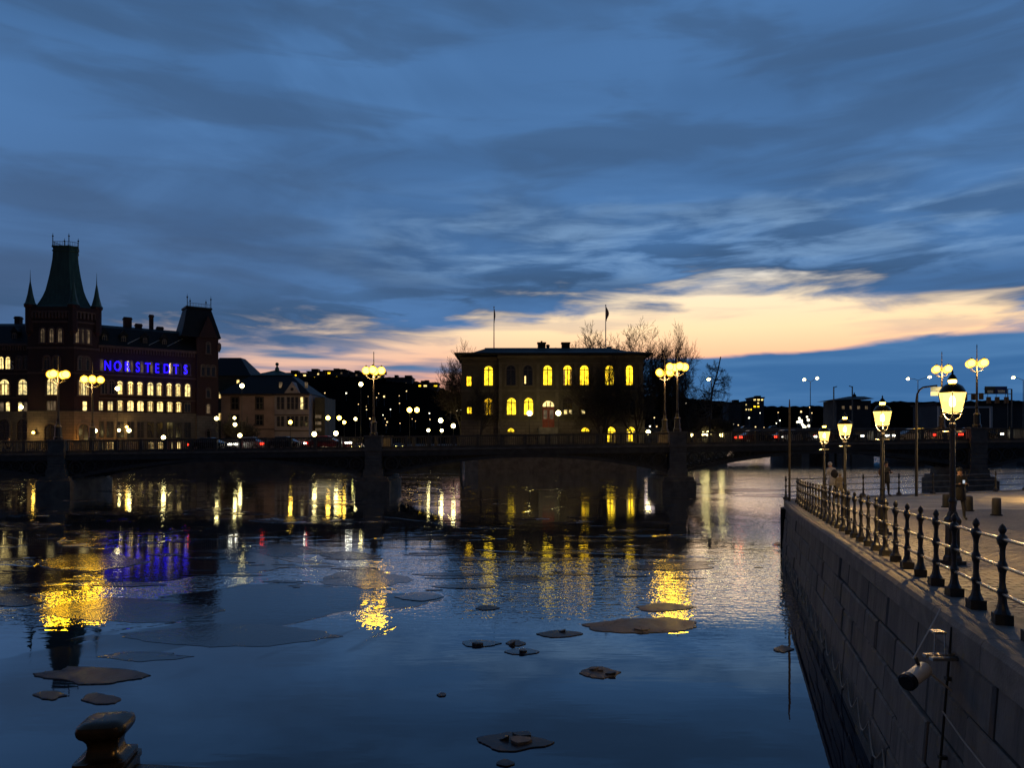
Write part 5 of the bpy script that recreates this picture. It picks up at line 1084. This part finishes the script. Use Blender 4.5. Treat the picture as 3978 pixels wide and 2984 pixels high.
# ------------------------------------------------------------------ gas lanterns on the quay
def lantern_parts():
    o = {}
    mb = MB(); mb.box(-.15, .15, -.15, .15, 0, .10); mb.lathe([(.155, .101), (.15, .16), (.125, .20), (.118, .72), (.145, .76), (.15, .82), (.10, .88), (.075, .96)], 8, (0, 0, 0), .39); o['plinth'] = mb.mesh('plinth', 'iron')
    mb = MB(); mb.lathe([(.062, .95), (.055, 1.1), (.07, 1.14), (.05, 1.2), (.045, 1.9), (.04, 2.42), (.06, 2.46), (.055, 2.50), (.035, 2.54), (.035, 2.62)], 10); mb.tube([(-.2, 0, 2.36), (.2, 0, 2.36)], .014, 6); o['post'] = mb.mesh('post', 'iron')
    mb = MB()
    for k in range(4):
        a = math.pi / 2 * k + math.pi / 4; d = Vector((math.cos(a), math.sin(a), 0)); mb.tube([Vector((0, 0, 2.56)) + d * .03, Vector((0, 0, 2.60)) + d * .13, Vector((0, 0, 2.70)) + d * .19], .012, 5)
        mb.tube([Vector((0, 0, 2.69)) + d * .19, Vector((0, 0, 3.05)) + d * .285], .011, 5)
    for k in range(4):
        q0, q1 = [Vector((math.cos(math.pi / 2 * (k + j) + math.pi / 4), math.sin(math.pi / 2 * (k + j) + math.pi / 4), 0)) for j in (0, 1)]
        mb.tube([q0 * .186 + Vector((0, 0, 2.695)), q1 * .186 + Vector((0, 0, 2.695))], .011, 5)
    o['lantern_frame'] = mb.mesh('lantern_frame', 'iron')
    mb = MB(); b0 = len(mb.v)
    for k in range(4): a = math.pi / 2 * k + math.pi / 4; mb.v.append((.182 * math.cos(a), .182 * math.sin(a), 2.705))
    for k in range(4): a = math.pi / 2 * k + math.pi / 4; mb.v.append((.276 * math.cos(a), .276 * math.sin(a), 3.05))
    for k in range(4): mb.face([k, (k + 1) % 4, 4 + (k + 1) % 4, 4 + k])
    o['glass'] = mb.mesh('glass', 'lantern_glass')
    mb = MB(); mb.lathe([(.03, 2.80), (.062, 2.83), (.068, 2.89), (.05, 2.96), (.02, 3.0)], 10); o['mantle'] = mb.mesh('mantle', 'lamp_white', (0, 0, 0), True)
    mb = MB(); mb.lathe([(.27, 3.052), (.275, 3.07), (.265, 3.09), (.21, 3.16), (.12, 3.205), (.085, 3.215)], 12); o['cap'] = mb.mesh('cap', 'bronze', (0, 0, 0), True)
    mb = MB(); mb.lathe([(.075, 3.216), (.085, 3.24), (.085, 3.265), (.078, 3.275)], 10); o['vent_ring'] = mb.mesh('vent_ring', 'lamp_warm')
    mb = MB(); mb.lathe([(.10, 3.277), (.095, 3.30), (.06, 3.35), (.02, 3.38), (.025, 3.41), (.005, 3.45)], 10); o['finial'] = mb.mesh('finial', 'bronze', (0, 0, 0), True)
    return o
LP = lantern_parts()
for px, Y, lab, e_ in ((3700, 13.0, 'nearest and largest glowing gas lantern on the quay', 55), (3428, 18.5, 'second glowing gas lantern on the quay, with a person behind its post', 60), (3282, 23.3, 'third glowing gas lantern on the quay, smaller', 60), (3202, 28.6, 'farthest and smallest glowing gas lantern on the quay', 60), (4230, 33.0, 'gas lantern beyond the right picture edge lighting the pale paving', 150)):
    X = XX(px, Y); z = zq(Y) - .03; s_ = 1.0 if Y < 15 else (1.02 if Y < 20 else 1.0)
    t_ = thing('gas_lantern', lab, 'street lamp', (X, Y, z), 'gas lanterns along the quay')
    for nm, me in LP.items(): k2 = 1 if nm in ('plinth', 'post') else .76; inst(nm, me, t_, (X, Y, z), .25, (k2, k2, s_))
    plight('lamp_light', (X, Y, z + 2.755 * s_), e_ * 11, (1, .62, .22), .03, t_)
# ------------------------------------------------------------------ poles, bollards
Y = 33.2; t_ = thing('mooring_pole', 'thin tall pole rising at the outer corner of the quay', 'pole', (XX(3067, Y), Y, 2.6)); X = XX(3067, Y)
mb = MB(); mb.tube([(X, Y, 2.6), (X, Y, ZZ(1600, Y)), (X, Y, ZZ(1552, Y))], [.055, .05, .02], 8); mb.build('shaft', 'bark', t_)
mb = MB(); mb.tube([(X, Y - .06, 2.62), (X, Y - .06, 3.9)], .022, 6); mb.build('stay', 'iron', t_)
Y = 36.3; X = XX(3560, Y); t_ = thing('curved_lamp', 'slim pole with curved arm and small lit head at quay end', 'street lamp', (X, Y, 2.64))
pts = [(X, Y, 2.64), (X, Y, ZZ(1560, Y))] + [(XX(3560 + 34 * (1 - math.cos(a)), Y), Y, ZZ(1552 - 48 * math.sin(a), Y)) for a in [R(d) for d in (0, 25, 50, 75, 88)]] + [(XX(3640, Y), Y, ZZ(1498, Y))]
mb = MB(); mb.tube(pts, [.075, .05] + [.045] * 5 + [.04], 8); mb.build('post', 'iron', t_)
for py, h in ((1506, .12), (1524, .12)):
    mb = MB(); c = P(3638, py + 4, Y); mb.box(c.x - .22, c.x + .22, Y - .12, Y + .12, c.z - h, c.z + h * .6); mb.build('lamp_head', 'win_cream', t_)
mb = MB(); mb.tube([(XX(3638, Y), Y, ZZ(1538, Y)), (XX(3638, Y), Y, ZZ(1496, Y))], .035, 6); mb.build('hanger', 'iron', t_)
for px, Y, h, lab in ((3764, 28.3, .58, 'middle bollard, right of the largest lantern post'), (3871, 25.8, .62, 'nearest bollard, close to the right picture edge'), (3676, 30.5, .55, 'farthest bollard, left of the largest lantern post')):
    X = XX(px, Y); z = zq(Y) - .03; t_ = thing('bollard', lab, 'bollard', (X, Y, z), 'granite bollards on the quay')
    mb = MB(); mb.lathe([(.15, 0), (.145, .05), (.14, h - .05), (.12, h - .01), (.04, h)], 12, (X, Y, z)); mb.build('stone_shaft', 'granite', t_, True)
    mb = MB(); mb.lathe([(.19, 0), (.19, .03), (.16, .05)], 12, (X, Y, z)); mb.build('foot', 'wall_core', t_)
# ------------------------------------------------------------------ people
def person(loc, rz, h, label, mats, lean=.0, arm='down', stride=.12, phone=False, bag=None, group=None, hood=False):
    t_ = thing('person', label, 'person', loc, group); k = h / 1.75
    J = {}; ln = lambda z: lean * max(0, z - .95)      # lean forwards is +x
    def add(n, x, y, z, r): J[n] = (Vector(((x + ln(z)) * k, y * k, z * k)), r * k)
    add('pelvis', 0, 0, .95, .165); add('belly', 0, 0, 1.12, .15); add('chest', .01, 0, 1.32, .165); add('neck', .02, 0, 1.50, .06); add('head', .04, 0, 1.60, .085); add('crown', .03, 0, 1.69, .085)
    for s_, n in ((1, 'l'), (-1, 'r')):
        f = stride * s_
        add('hip' + n, 0, .09 * s_, .90, .10); add('knee' + n, f * .5 + .03, .10 * s_, .50, .068); add('ankle' + n, f, .10 * s_, .10, .045); add('toe' + n, f + .16, .11 * s_, .04, .04)
        add('sh' + n, 0, .19 * s_, 1.42, .07)
        if arm == 'down': add('el' + n, -.02, .25 * s_, 1.14, .052); add('wr' + n, .06, .24 * s_, .90, .038); add('hand' + n, .08, .23 * s_, .80, .035)
        else: add('el' + n, .06, .24 * s_, 1.16, .052); add('wr' + n, .27, .13 * s_, 1.20, .036); add('hand' + n, .35, .08 * s_, 1.24, .034)
    names = list(J); ix = {n: i for i, n in enumerate(names)}
    ed_ = [('pelvis', 'belly'), ('belly', 'chest'), ('chest', 'neck'), ('neck', 'head'), ('head', 'crown')]
    for n in 'lr': ed_ += [('pelvis', 'hip' + n), ('hip' + n, 'knee' + n), ('knee' + n, 'ankle' + n), ('ankle' + n, 'toe' + n), ('chest', 'sh' + n), ('sh' + n, 'el' + n), ('el' + n, 'wr' + n), ('wr' + n, 'hand' + n)]
    me = bpy.data.meshes.new('sk'); me.from_pydata([J[n][0] for n in names], [(ix[a], ix[b_]) for a, b_ in ed_], [])
    ob = bpy.data.objects.new('sk', me); col.objects.link(ob); md = ob.modifiers.new('s', 'SKIN'); sd = ob.modifiers.new('u', 'SUBSURF'); sd.levels = 2
    for i, n in enumerate(names): me.skin_vertices[0].data[i].radius = (J[n][1], J[n][1] * (.8 if n in ('chest', 'belly', 'pelvis') else 1))
    me.skin_vertices[0].data[ix['pelvis']].use_root = True
    dg = bpy.context.evaluated_depsgraph_get(); bm_ = bpy.data.meshes.new_from_object(ob.evaluated_get(dg)); bpy.data.objects.remove(ob)
    bm_.name = 'body'; bm_.materials.clear()
    for mt in mats: bm_.materials.append(MATS[mt])         # coat, trousers, skin, shoes
    hd = J['head'][0]
    for p in bm_.polygons:
        c = p.center; near = min(names, key=lambda n: (J[n][0] - c).length - J[n][1])
        p.material_index = 2 if near in ('head', 'neck') or near.startswith('hand') else (0 if near == 'crown' and hood else (3 if near == 'crown' or near.startswith(('toe', 'ankle')) else (1 if near.startswith(('hip', 'knee')) else 0)))
        p.use_smooth = True
    inst('body', bm_, t_, loc, rz)
    def loc2(v): return Matrix.Rotation(rz, 3, 'Z') @ Vector(v) + Vector(loc)
    # coat skirt and hair
    mb = MB(); pv = J['pelvis'][0]; mb.lathe([(.215 * k, -.30 * k), (.21 * k, -.1 * k), (.185 * k, .12 * k), (.16 * k, .2 * k)], 10, loc2(pv)); mb.build('coat_skirt', mats[0], t_, True)
    mb = MB(); c = loc2(J['crown'][0] + Vector((-.03, 0, -.02)) * k); mb.ball(c, .105 * k, 10, 8, 0, 1.0); mb.build('hood' if hood else 'hair', mats[0] if hood else 'coat_dark', t_, True)
    if phone: mb = MB(); c = loc2((J['handl'][0] + J['handr'][0]) / 2 + Vector((.03, 0, .05))); mb.box(c.x - .03, c.x + .03, c.y - .01, c.y + .01, c.z - .05, c.z + .05); mb.build('phone', 'phone_screen', t_)
    if bag: mb = MB(); c = loc2(J['chest'][0] + Vector((-.24, 0, -.12)) * k); mb.ball(c, .17 * k, 10, 8, 0, 1.35); mb.build('backpack', bag, t_, True)
    return t_
person((XX(3236, 34.6), 34.6, 2.63), R(100), 1.72, 'person in pale jacket and dark trousers leaning on the end fence', ('coat_pale', 'coat_dark', 'skin', 'coat_dark'), .32, 'front', .1, False, 'coat_dark', 'people at the end of the quay', True)
person((XX(3263, 34.3), 34.3, 2.63), R(60), 1.22, 'child in beige coat next to the person in pale jacket', ('coat_beige', 'coat_beige', 'skin', 'coat_dark'), .05, 'down', .05, False, None, 'people at the end of the quay', True)
person((XX(3440, 36.4), 36.4, 2.63), R(-70), 1.72, 'dark-clad person standing behind the second lantern post', ('coat_dark', 'coat_dark', 'skin', 'coat_dark'), .02, 'front', .1, False, 'bag_brown', 'people at the end of the quay', True)
person((XX(3724, 24), 24, zq(24) - .03), R(-100), 1.68, 'dark-clad person with brown bag and lit phone behind the largest lantern', ('coat_dark', 'coat_dark', 'skin', 'coat_dark'), .12, 'front', .2, True, 'bag_brown', 'people at the end of the quay')
Xp = XX(32, 77); person((Xp, 77.0, zc(Xp) + .062), 0, 1.75, 'pedestrian on the bridge at the far left edge', ('coat_dark', 'coat_dark', 'skin', 'coat_dark'), .06, 'down', .3, False, 'coat_dark', None)
# ------------------------------------------------------------------ wall fixtures
Yb = 8.3; zt = zq(Yb)
t_ = thing('wall_spotlight', 'cylindrical spotlight hung on a steel bracket from the quay wall', 'spotlight', tuple(wp(Yb, 2.9)))
c0 = P(3560, 2625, 8.25); c0 = Vector((c0.x, c0.y, c0.z))
fz = ZZ(2556, 8.3)
w0 = wp(8.35, fz, .02)
mb = MB(); mb.tube([P(3655, 2365, 8.35), P(3548, 2560, 8.2)], .008, 6); mb.build('stay', 'pale_steel', t_)
mb = MB(); mb.box(w0.x - .33, w0.x, 8.22, 8.30, fz - .02, fz + .015); mb.box(w0.x - .33, w0.x, 8.36, 8.44, fz - .02, fz + .015); mb.build('arm', 'steel_rail', t_)
mb = MB(); p_ = P(3640, 2455, 8.35); mb.box(p_.x - .06, p_.x + .07, 8.28, 8.42, p_.z - .012, p_.z + .012); mb.tube([(p_.x - .05, 8.30, p_.z - .012), (p_.x - .06, 8.30, p_.z - .30)], .007, 5); mb.tube([(p_.x + .06, 8.30, p_.z - .012), (p_.x + .06, 8.30, p_.z - .30)], .007, 5); mb.build('cage', 'steel_rail', t_)
ax = Vector((-.80, -.52, -.22)).normalized(); rr_ = .088
mb = MB(); mb.tube([c0 - ax * .20, c0 - ax * .17, c0 + ax * .14, c0 + ax * .15], [.07, rr_, rr_, rr_ * 1.0], 20); mb.build('housing', 'white_plastic', t_, True)
mb = MB(); mb.tube([c0 + ax * .14, c0 + ax * .20, c0 + ax * .205], [rr_ * 1.12, rr_ * 1.12, rr_ * .98], 20); rm = mb.build('rim', 'car_dark', t_)
mb = MB(); mb.tube([c0 + ax * .206, c0 + ax * .212], [rr_ * .9, rr_ * .85], 18); mb.build('lens', 'dark_glass', rm)
mb = MB(); mb.tube([c0 - ax * .05 + Vector((0, 0, .09)), Vector((c0.x + .02, c0.y + .05, fz))], .02, 6); mb.build('hinge', 'car_dark', t_)
mb = MB(); mb.tube([c0 - ax * .2, c0 - ax * .26 + Vector((.05, .05, -.1)), wp(8.35, fz - .4, .02)], .012, 6); mb.build('cable', 'rope', t_)
t_ = thing('wall_pipe', 'vertical dark pipe running down the quay wall beside the spotlight', 'pipe', tuple(wp(8.45, 0, .05)))
mb = MB(); mb.tube([wp(8.42, -.3, .06), wp(8.42, zq(8.42) - .1, .06)], .014, 10); mb.build('tube', 'wall_core', t_)
for z in (.8, 1.7, 2.6):
    mb = MB(); c = wp(8.42, z, .05); mb.box(c.x - .035, c.x + .05, c.y - .03, c.y + .03, c.z - .02, c.z + .02); mb.build('clamp', 'iron', t_)
r0, r1 = wp(8.05, 2.2, .06), wp(6.3, .55, .10)
rp = MB(); k0, k1 = P(3662, 2766, 8.1), P(3830, 2990, 7.2); rp.tube([k0, (k0 + k1) / 2 + Vector((0, 0, -.02)), k1, k1 + (k1 - k0) * .6], .009, 6); tag(rp.build('mooring_line', 'rope'), 'pale taut line slanting down the quay wall at the bottom edge', 'rope')
# sagging rope along the foot of the wall
rp = MB(); pts = []
ytop = 8.0
for k in range(22):
    for j in range(6):
        f = j / 6; Y = 9.0 + (k + f) * 1.12; pts.append(wp(Y, .62 - .34 * math.sin(math.pi * f), .05))
rp.tube(pts, .013, 5); tag(rp.build('wall_rope', 'rope'), 'rope hanging in loops along the foot of the quay wall', 'rope')
# ------------------------------------------------------------------ the railing the photographer leans on
nr = thing('bridge_railing', 'dark bronze railing post with flared square cap in the foreground', 'railing', (XX(418, 2.35), 2.35, 3.4))
X, Y = XX(412, 2.35), 2.35
def sq(prof, nm, par, mat='bronze', rot=.17):
    mb = MB(); rings = []; cr, sr = math.cos(rot), math.sin(rot)
    for r, z, pw in prof:
        ring_ = []
        for k in range(48):
            a = 6.283185 * k / 48; ca, sa = math.cos(a), math.sin(a); q = (abs(ca) ** pw + abs(sa) ** pw) ** (-1 / pw)
            lob = 1 + (.0 if pw > 5 else .03 * math.cos(8 * a)); px_, py_ = ca * q * r * lob, sa * q * r * lob
            ring_.append((X + px_ * cr - py_ * sr, Y + px_ * sr + py_ * cr, z))
        rings.append(ring_)
    mb.loft(rings); o = mb.build(nm, mat, par, False)
    for p in o.data.polygons: p.use_smooth = True
    md = o.modifiers.new('edge', 'EDGE_SPLIT'); md.split_angle = R(38)
    return o
zt = ZZ(2812, 2.3)
sq([(.047, zt - .090, 6), (.045, zt - .080, 6), (.048, zt - .066, 6), (.056, zt - .054, 6), (.066, zt - .046, 6), (.072, zt - .036, 6), (.074, zt - .024, 6), (.070, zt - .011, 6), (.056, zt - .003, 6), (.03, zt, 6)], 'cap', nr)
sq([(.046, zt - .0905, 8), (.049, zt - .104, 8), (.058, zt - .114, 10), (.070, zt - .118, 14), (.076, zt - .1185, 14), (.077, zt - .130, 14), (.073, zt - .1305, 14), (.073, zt - .136, 14), (.085, zt - .1365, 14), (.086, zt - .152, 14), (.081, zt - .1525, 14), (.082, zt - .18, 14), (.084, zt - .24, 14), (.084, 3.5, 14), (.13, 3.45, 14), (.13, 3.4, 14)], 'post', nr)
mb = MB(); mb.box(-9, X - .075, Y - .03, Y + .03, 4.08, 4.14); hx = [(X + .08, Y), (1.9, Y - .12 * (1.9 - X))]; mb.hexa([(hx[0][0], hx[0][1] - .035, 4.2), (hx[1][0], hx[1][1] - .035, 4.2), (hx[1][0], hx[1][1] + .035, 4.2), (hx[0][0], hx[0][1] + .035, 4.2), (hx[0][0], hx[0][1] - .035, 4.262), (hx[1][0], hx[1][1] - .035, 4.262), (hx[1][0], hx[1][1] + .035, 4.262), (hx[0][0], hx[0][1] + .035, 4.262)]); mb.build('handrail', 'bronze', nr)
mb = MB()
for k in range(70):
    xx = -8.9 + k * .155
    if abs(xx - X) > .12: mb.box(xx - .012, xx + .012, Y - .012, Y + .012, 3.45, 4.075)
tag(mb.build('baluster_row', 'bronze', nr), kind='stuff')
mb = MB(); mb.box(-9, 1.9, -6, 2.6, 2.95, 3.4); tag(mb.build('footbridge_deck', 'bridge_stone'), 'deck of the footbridge the picture is taken from', None, None, 'structure')
# street lamp behind the photographer, on the same footbridge
bl = thing('footbridge_lamp', 'lamp on the footbridge behind the viewpoint lighting the foreground railing', 'street lamp', (1.6, -3.2, 3.4))
mb = MB(); mb.lathe([(.12, 0), (.08, .4), (.05, .5), (.04, 4.3)], 8, (1.6, -3.2, 3.4)); mb.build('post', 'iron', bl)
mb = MB(); mb.ball((1.6, -3.2, 7.95), .22, 12, 8); mb.build('globe', 'lamp_warm', bl, True)
plight('lamp_light', (1.6, -2.6, 7.6), 170, (1, .62, .22), .12, bl)
# ------------------------------------------------------------------ ice floes
def icemat(name, wet, d1, d2, r0, r1, spec, cut):
    m = bpy.data.materials.new(name); m.use_nodes = True; nt = m.node_tree; g = G(nt); b = nt.nodes['Principled BSDF']
    tc = g.n('ShaderNodeTexCoord'); oi = g.n('ShaderNodeObjectInfo'); n1 = g.noise(tc.outputs['Object'], .55, 7, .68, .9); n2 = g.noise(tc.outputs['Object'], 7, 4, .6)
    snow = g.ss(g.m('ADD', n1, g.m('MULTIPLY', g.m('SUBTRACT', oi.outputs['Random'], .5), .16)), cut, cut + .15)
    vo = g.n('ShaderNodeTexVoronoi'); vo.feature = 'DISTANCE_TO_EDGE'; vo.inputs['Scale'].default_value = .7
    wv = g.n('ShaderNodeVectorMath'); wv.operation = 'ADD'; nt.links.new(tc.outputs['Object'], wv.inputs[0]); nt.links.new(g.xyz(n1, n2, 0.0), wv.inputs[1]); nt.links.new(wv.outputs[0], vo.inputs['Vector'])
    crack = g.ss(vo.outputs['Distance'], .022, .004)
    c = g.mix(snow, wet, g.mix(n2, d1, d2)); c = g.mix(g.m('MULTIPLY', crack, .7), c, (.012, .014, .02)); nt.links.new(c, b.inputs['Base Color'])
    nt.links.new(g.m('ADD', r0, g.m('MULTIPLY', snow, r1 - r0)), b.inputs['Roughness'])
    bp = g.n('ShaderNodeBump'); bp.inputs['Strength'].default_value = .25; bp.inputs['Distance'].default_value = .02; nt.links.new(g.m('ADD', n2, g.m('MULTIPLY', n1, 1.5)), bp.inputs['Height']); nt.links.new(bp.outputs[0], b.inputs['Normal'])
    b.inputs['Specular IOR Level'].default_value = spec; MATS[name] = m
icemat('ice', (.022, .022, .025), (.085, .076, .073), (.165, .146, .136), .34, .7, .2, .44)
icemat('thin_ice', (.012, .016, .026), (.07, .064, .064), (.14, .124, .118), .10, .42, .55, .52)
def floe_poly(x0, x1, y0, y1, rnd, n=11, sub_=2):
    cx, cy, hw, hh = (x0 + x1) / 2, (y0 + y1) / 2, (x1 - x0) / 2, (y1 - y0) / 2
    pk_ = rnd.uniform(.25, .85); angs = sorted(6.283 * (k + rnd.uniform(-.36, .36)) / n for k in range(n)); pts = []
    for a in angs:
        r = rnd.uniform(.72, 1.05); pts.append(Vector((r * math.cos(a) * (1.0 + .12 * abs(math.cos(a))), r * math.sin(a), 0)))
    mxx = max(abs(p.x) for p in pts); mxy = max(abs(p.y) for p in pts)
    pts = [Vector((p.x / mxx, p.y / mxy * (1.12 - pk_ * abs(p.x / mxx) ** 1.6), 0)) for p in pts]; amp = .075
    for _ in range(sub_):
        new = []
        for p, q in zip(pts, pts[1:] + pts[:1]):
            d = q - p; new += [p, (p + q) / 2 + Vector((-d.y, d.x, 0)) * rnd.gauss(0, amp) + d * rnd.uniform(-.12, .12)]
        pts = new; amp *= .95
    out = []
    for p in pts:
        py = D(cy + hh * p.y); Y = CH * F / max(40, (py - HY)); out.append((XX(D(cx + hw * p.x), Y), Y))
    return out
def floe(x0, x1, y0, y1, label, seed, th=.020, lumps=0):
    rnd = random.Random(seed); th = .009 if any(w in label for w in ('large pale', 'wide dark', 'film', 'grey ice', 'flat grey')) else th; poly = floe_poly(x0, x1, y0, y1, rnd, 15 if th < .01 else 10, 3)
    cx = sum(p[0] for p in poly) / len(poly); cy = sum(p[1] for p in poly) / len(poly)
    mb = MB(); sc_ = lambda k, z: [(cx + (p[0] - cx) * k, cy + (p[1] - cy) * k, z) for p in poly]
    mb.loft([sc_(1.0, -.05), sc_(1.0, th * .5), sc_(.99, th), sc_(.6, th + .003)])
    base = thing('ice_floe', label, 'ice floe', (cx, cy, 0), 'ice floes drifting on the river')
    thin = any(w in label for w in ('large pale', 'wide dark', 'pinkish', 'thin ', 'film', 'grey ice', 'flat grey', 'narrow ice', 'cut by'))
    mb.build('sheet', 'thin_ice' if thin else 'ice', base)
    for k in range(lumps):
        a = rnd.uniform(0, 6.28); i = rnd.randrange(len(poly)); p = poly[i]; f = rnd.uniform(.2, .8); X, Y = cx + (p[0] - cx) * f, cy + (p[1] - cy) * f
        mb = MB(); L = rnd.uniform(.12, .35) * min(1.5, max(abs(poly[0][0] - cx), .3)); pts = [(X + L * math.cos(6.283 * q / 7) * rnd.uniform(.7, 1.2), Y + L * .6 * math.sin(6.283 * q / 7) * rnd.uniform(.7, 1.2)) for q in range(7)]
        tl = rnd.uniform(-.05, .09); mb.loft([[(q[0], q[1], th + .004) for q in pts], [(q[0], q[1], th + .05 + tl * (q[0] - X) / L * .6) for q in pts]]); mb.build('slab', 'ice', base)
for i, a in enumerate([
 (106, 250, 1161, 1182, 'thin ice floe crossed by the first blue reflections'),
 (62, 330, 1196, 1236, 'long pinkish ice floe below the reflected blue letters'),
 (-40, 92, 1285, 1311, 'ice floe cut by the left picture edge'),
 (62, 520, 1292, 1350, 'very large pale ice floe in the left foreground'),
 (240, 742, 1349, 1400, 'wide dark bluish ice sheet below the large pale floe'),
 (64, 326, 1440, 1482, 'lit ice floe with sharp right tip near the railing post'),
 (70, 146, 1493, 1513, 'small bright ice floe just above the railing post'),
 (172, 262, 1500, 1524, 'small dark ice floe right above the railing post cap'),
 (676, 894, 1232, 1273, 'grey ice floe across the reflection of the lone bridge lamp'),
 (526, 708, 1177, 1203, 'flat grey ice floe left of the lone lamp reflection'),
 (681, 824, 1193, 1208, 'narrow ice strip above the lone lamp reflection'),
 (536, 754, 1116, 1133, 'long thin ice floe below the left bridge span'),
 (852, 962, 1281, 1299, 'thin pointed floe right of the lone lamp reflection'),
 (1256, 1526, 1335, 1370, 'large angular floe at the foot of the brightest yellow reflection'),
 (1363, 1503, 1304, 1323, 'narrow floe crossing the brightest yellow reflection'),
 (1158, 1266, 1363, 1379, 'small dark lens-shaped floe left of the large angular one'),
 (1022, 1080, 1309, 1320, 'small dark floe under the villa window reflections'),
 (985, 1084, 1385, 1399, 'thin broken floe left of a cluster of ice bits'),
 (1089, 1136, 1384, 1398, 'tiny ice chunk at the right of the broken floe'),
 (1089, 1166, 1402, 1417, 'pale thin ice bit below the broken floe'),
 (1243, 1342, 1442, 1467, 'small floe with raised slabs in the middle foreground'),
 (1014, 1198, 1586, 1624, 'floe with ridged slabs at the bottom centre'),
 (1070, 1112, 1643, 1658, 'ice scrap at the very bottom edge'),
 (943, 965, 1499, 1507, 'lone tiny ice crumb in the open dark water'),
 (1667, 1716, 1396, 1412, 'ice scrap drifting beside the quay wall'),
 (1076, 1204, 1244, 1260, 'dim ice film below the villa reflection'),
 (200, 420, 1408, 1430, 'faint ice film left of centre in the foreground'),
]): floe(*a, seed=100 + i, lumps=3 if 'slab' in a[4] else (1 if 'broken' in a[4] or 'angular' in a[4] else 0))
# uncountable slivers in the distance
mb = MB(); rnd = random.Random(77)
for k in range(150):
    y_ = 1046 + 230 * rnd.random() ** 1.35; x_ = rnd.uniform(-30, 1660 if y_ > 1085 else 1680)
    hw = rnd.uniform(8, 95) * (.5 + .7 * rnd.random()); hh = max(.8, hw * rnd.uniform(.025, .07))
    poly = floe_poly(x_ - hw, x_ + hw, y_ - hh, y_ + hh, rnd, 9, 1); zt = rnd.uniform(.008, .02)
    if any(p[1] > 73 for p in poly) and any(abs(poly[0][0] - X) < 4 for X in PIERS): continue
    if any(p[0] > wx(p[1]) - .25 and p[1] < 36 for p in poly): continue
    mb.loft([[(p[0], p[1], -.03) for p in poly], [(p[0], p[1], zt) for p in poly]])
tag(mb.build('ice_slivers', 'thin_ice'), 'thin slivers of drift ice scattered over the far water', 'ice', None, 'stuff')
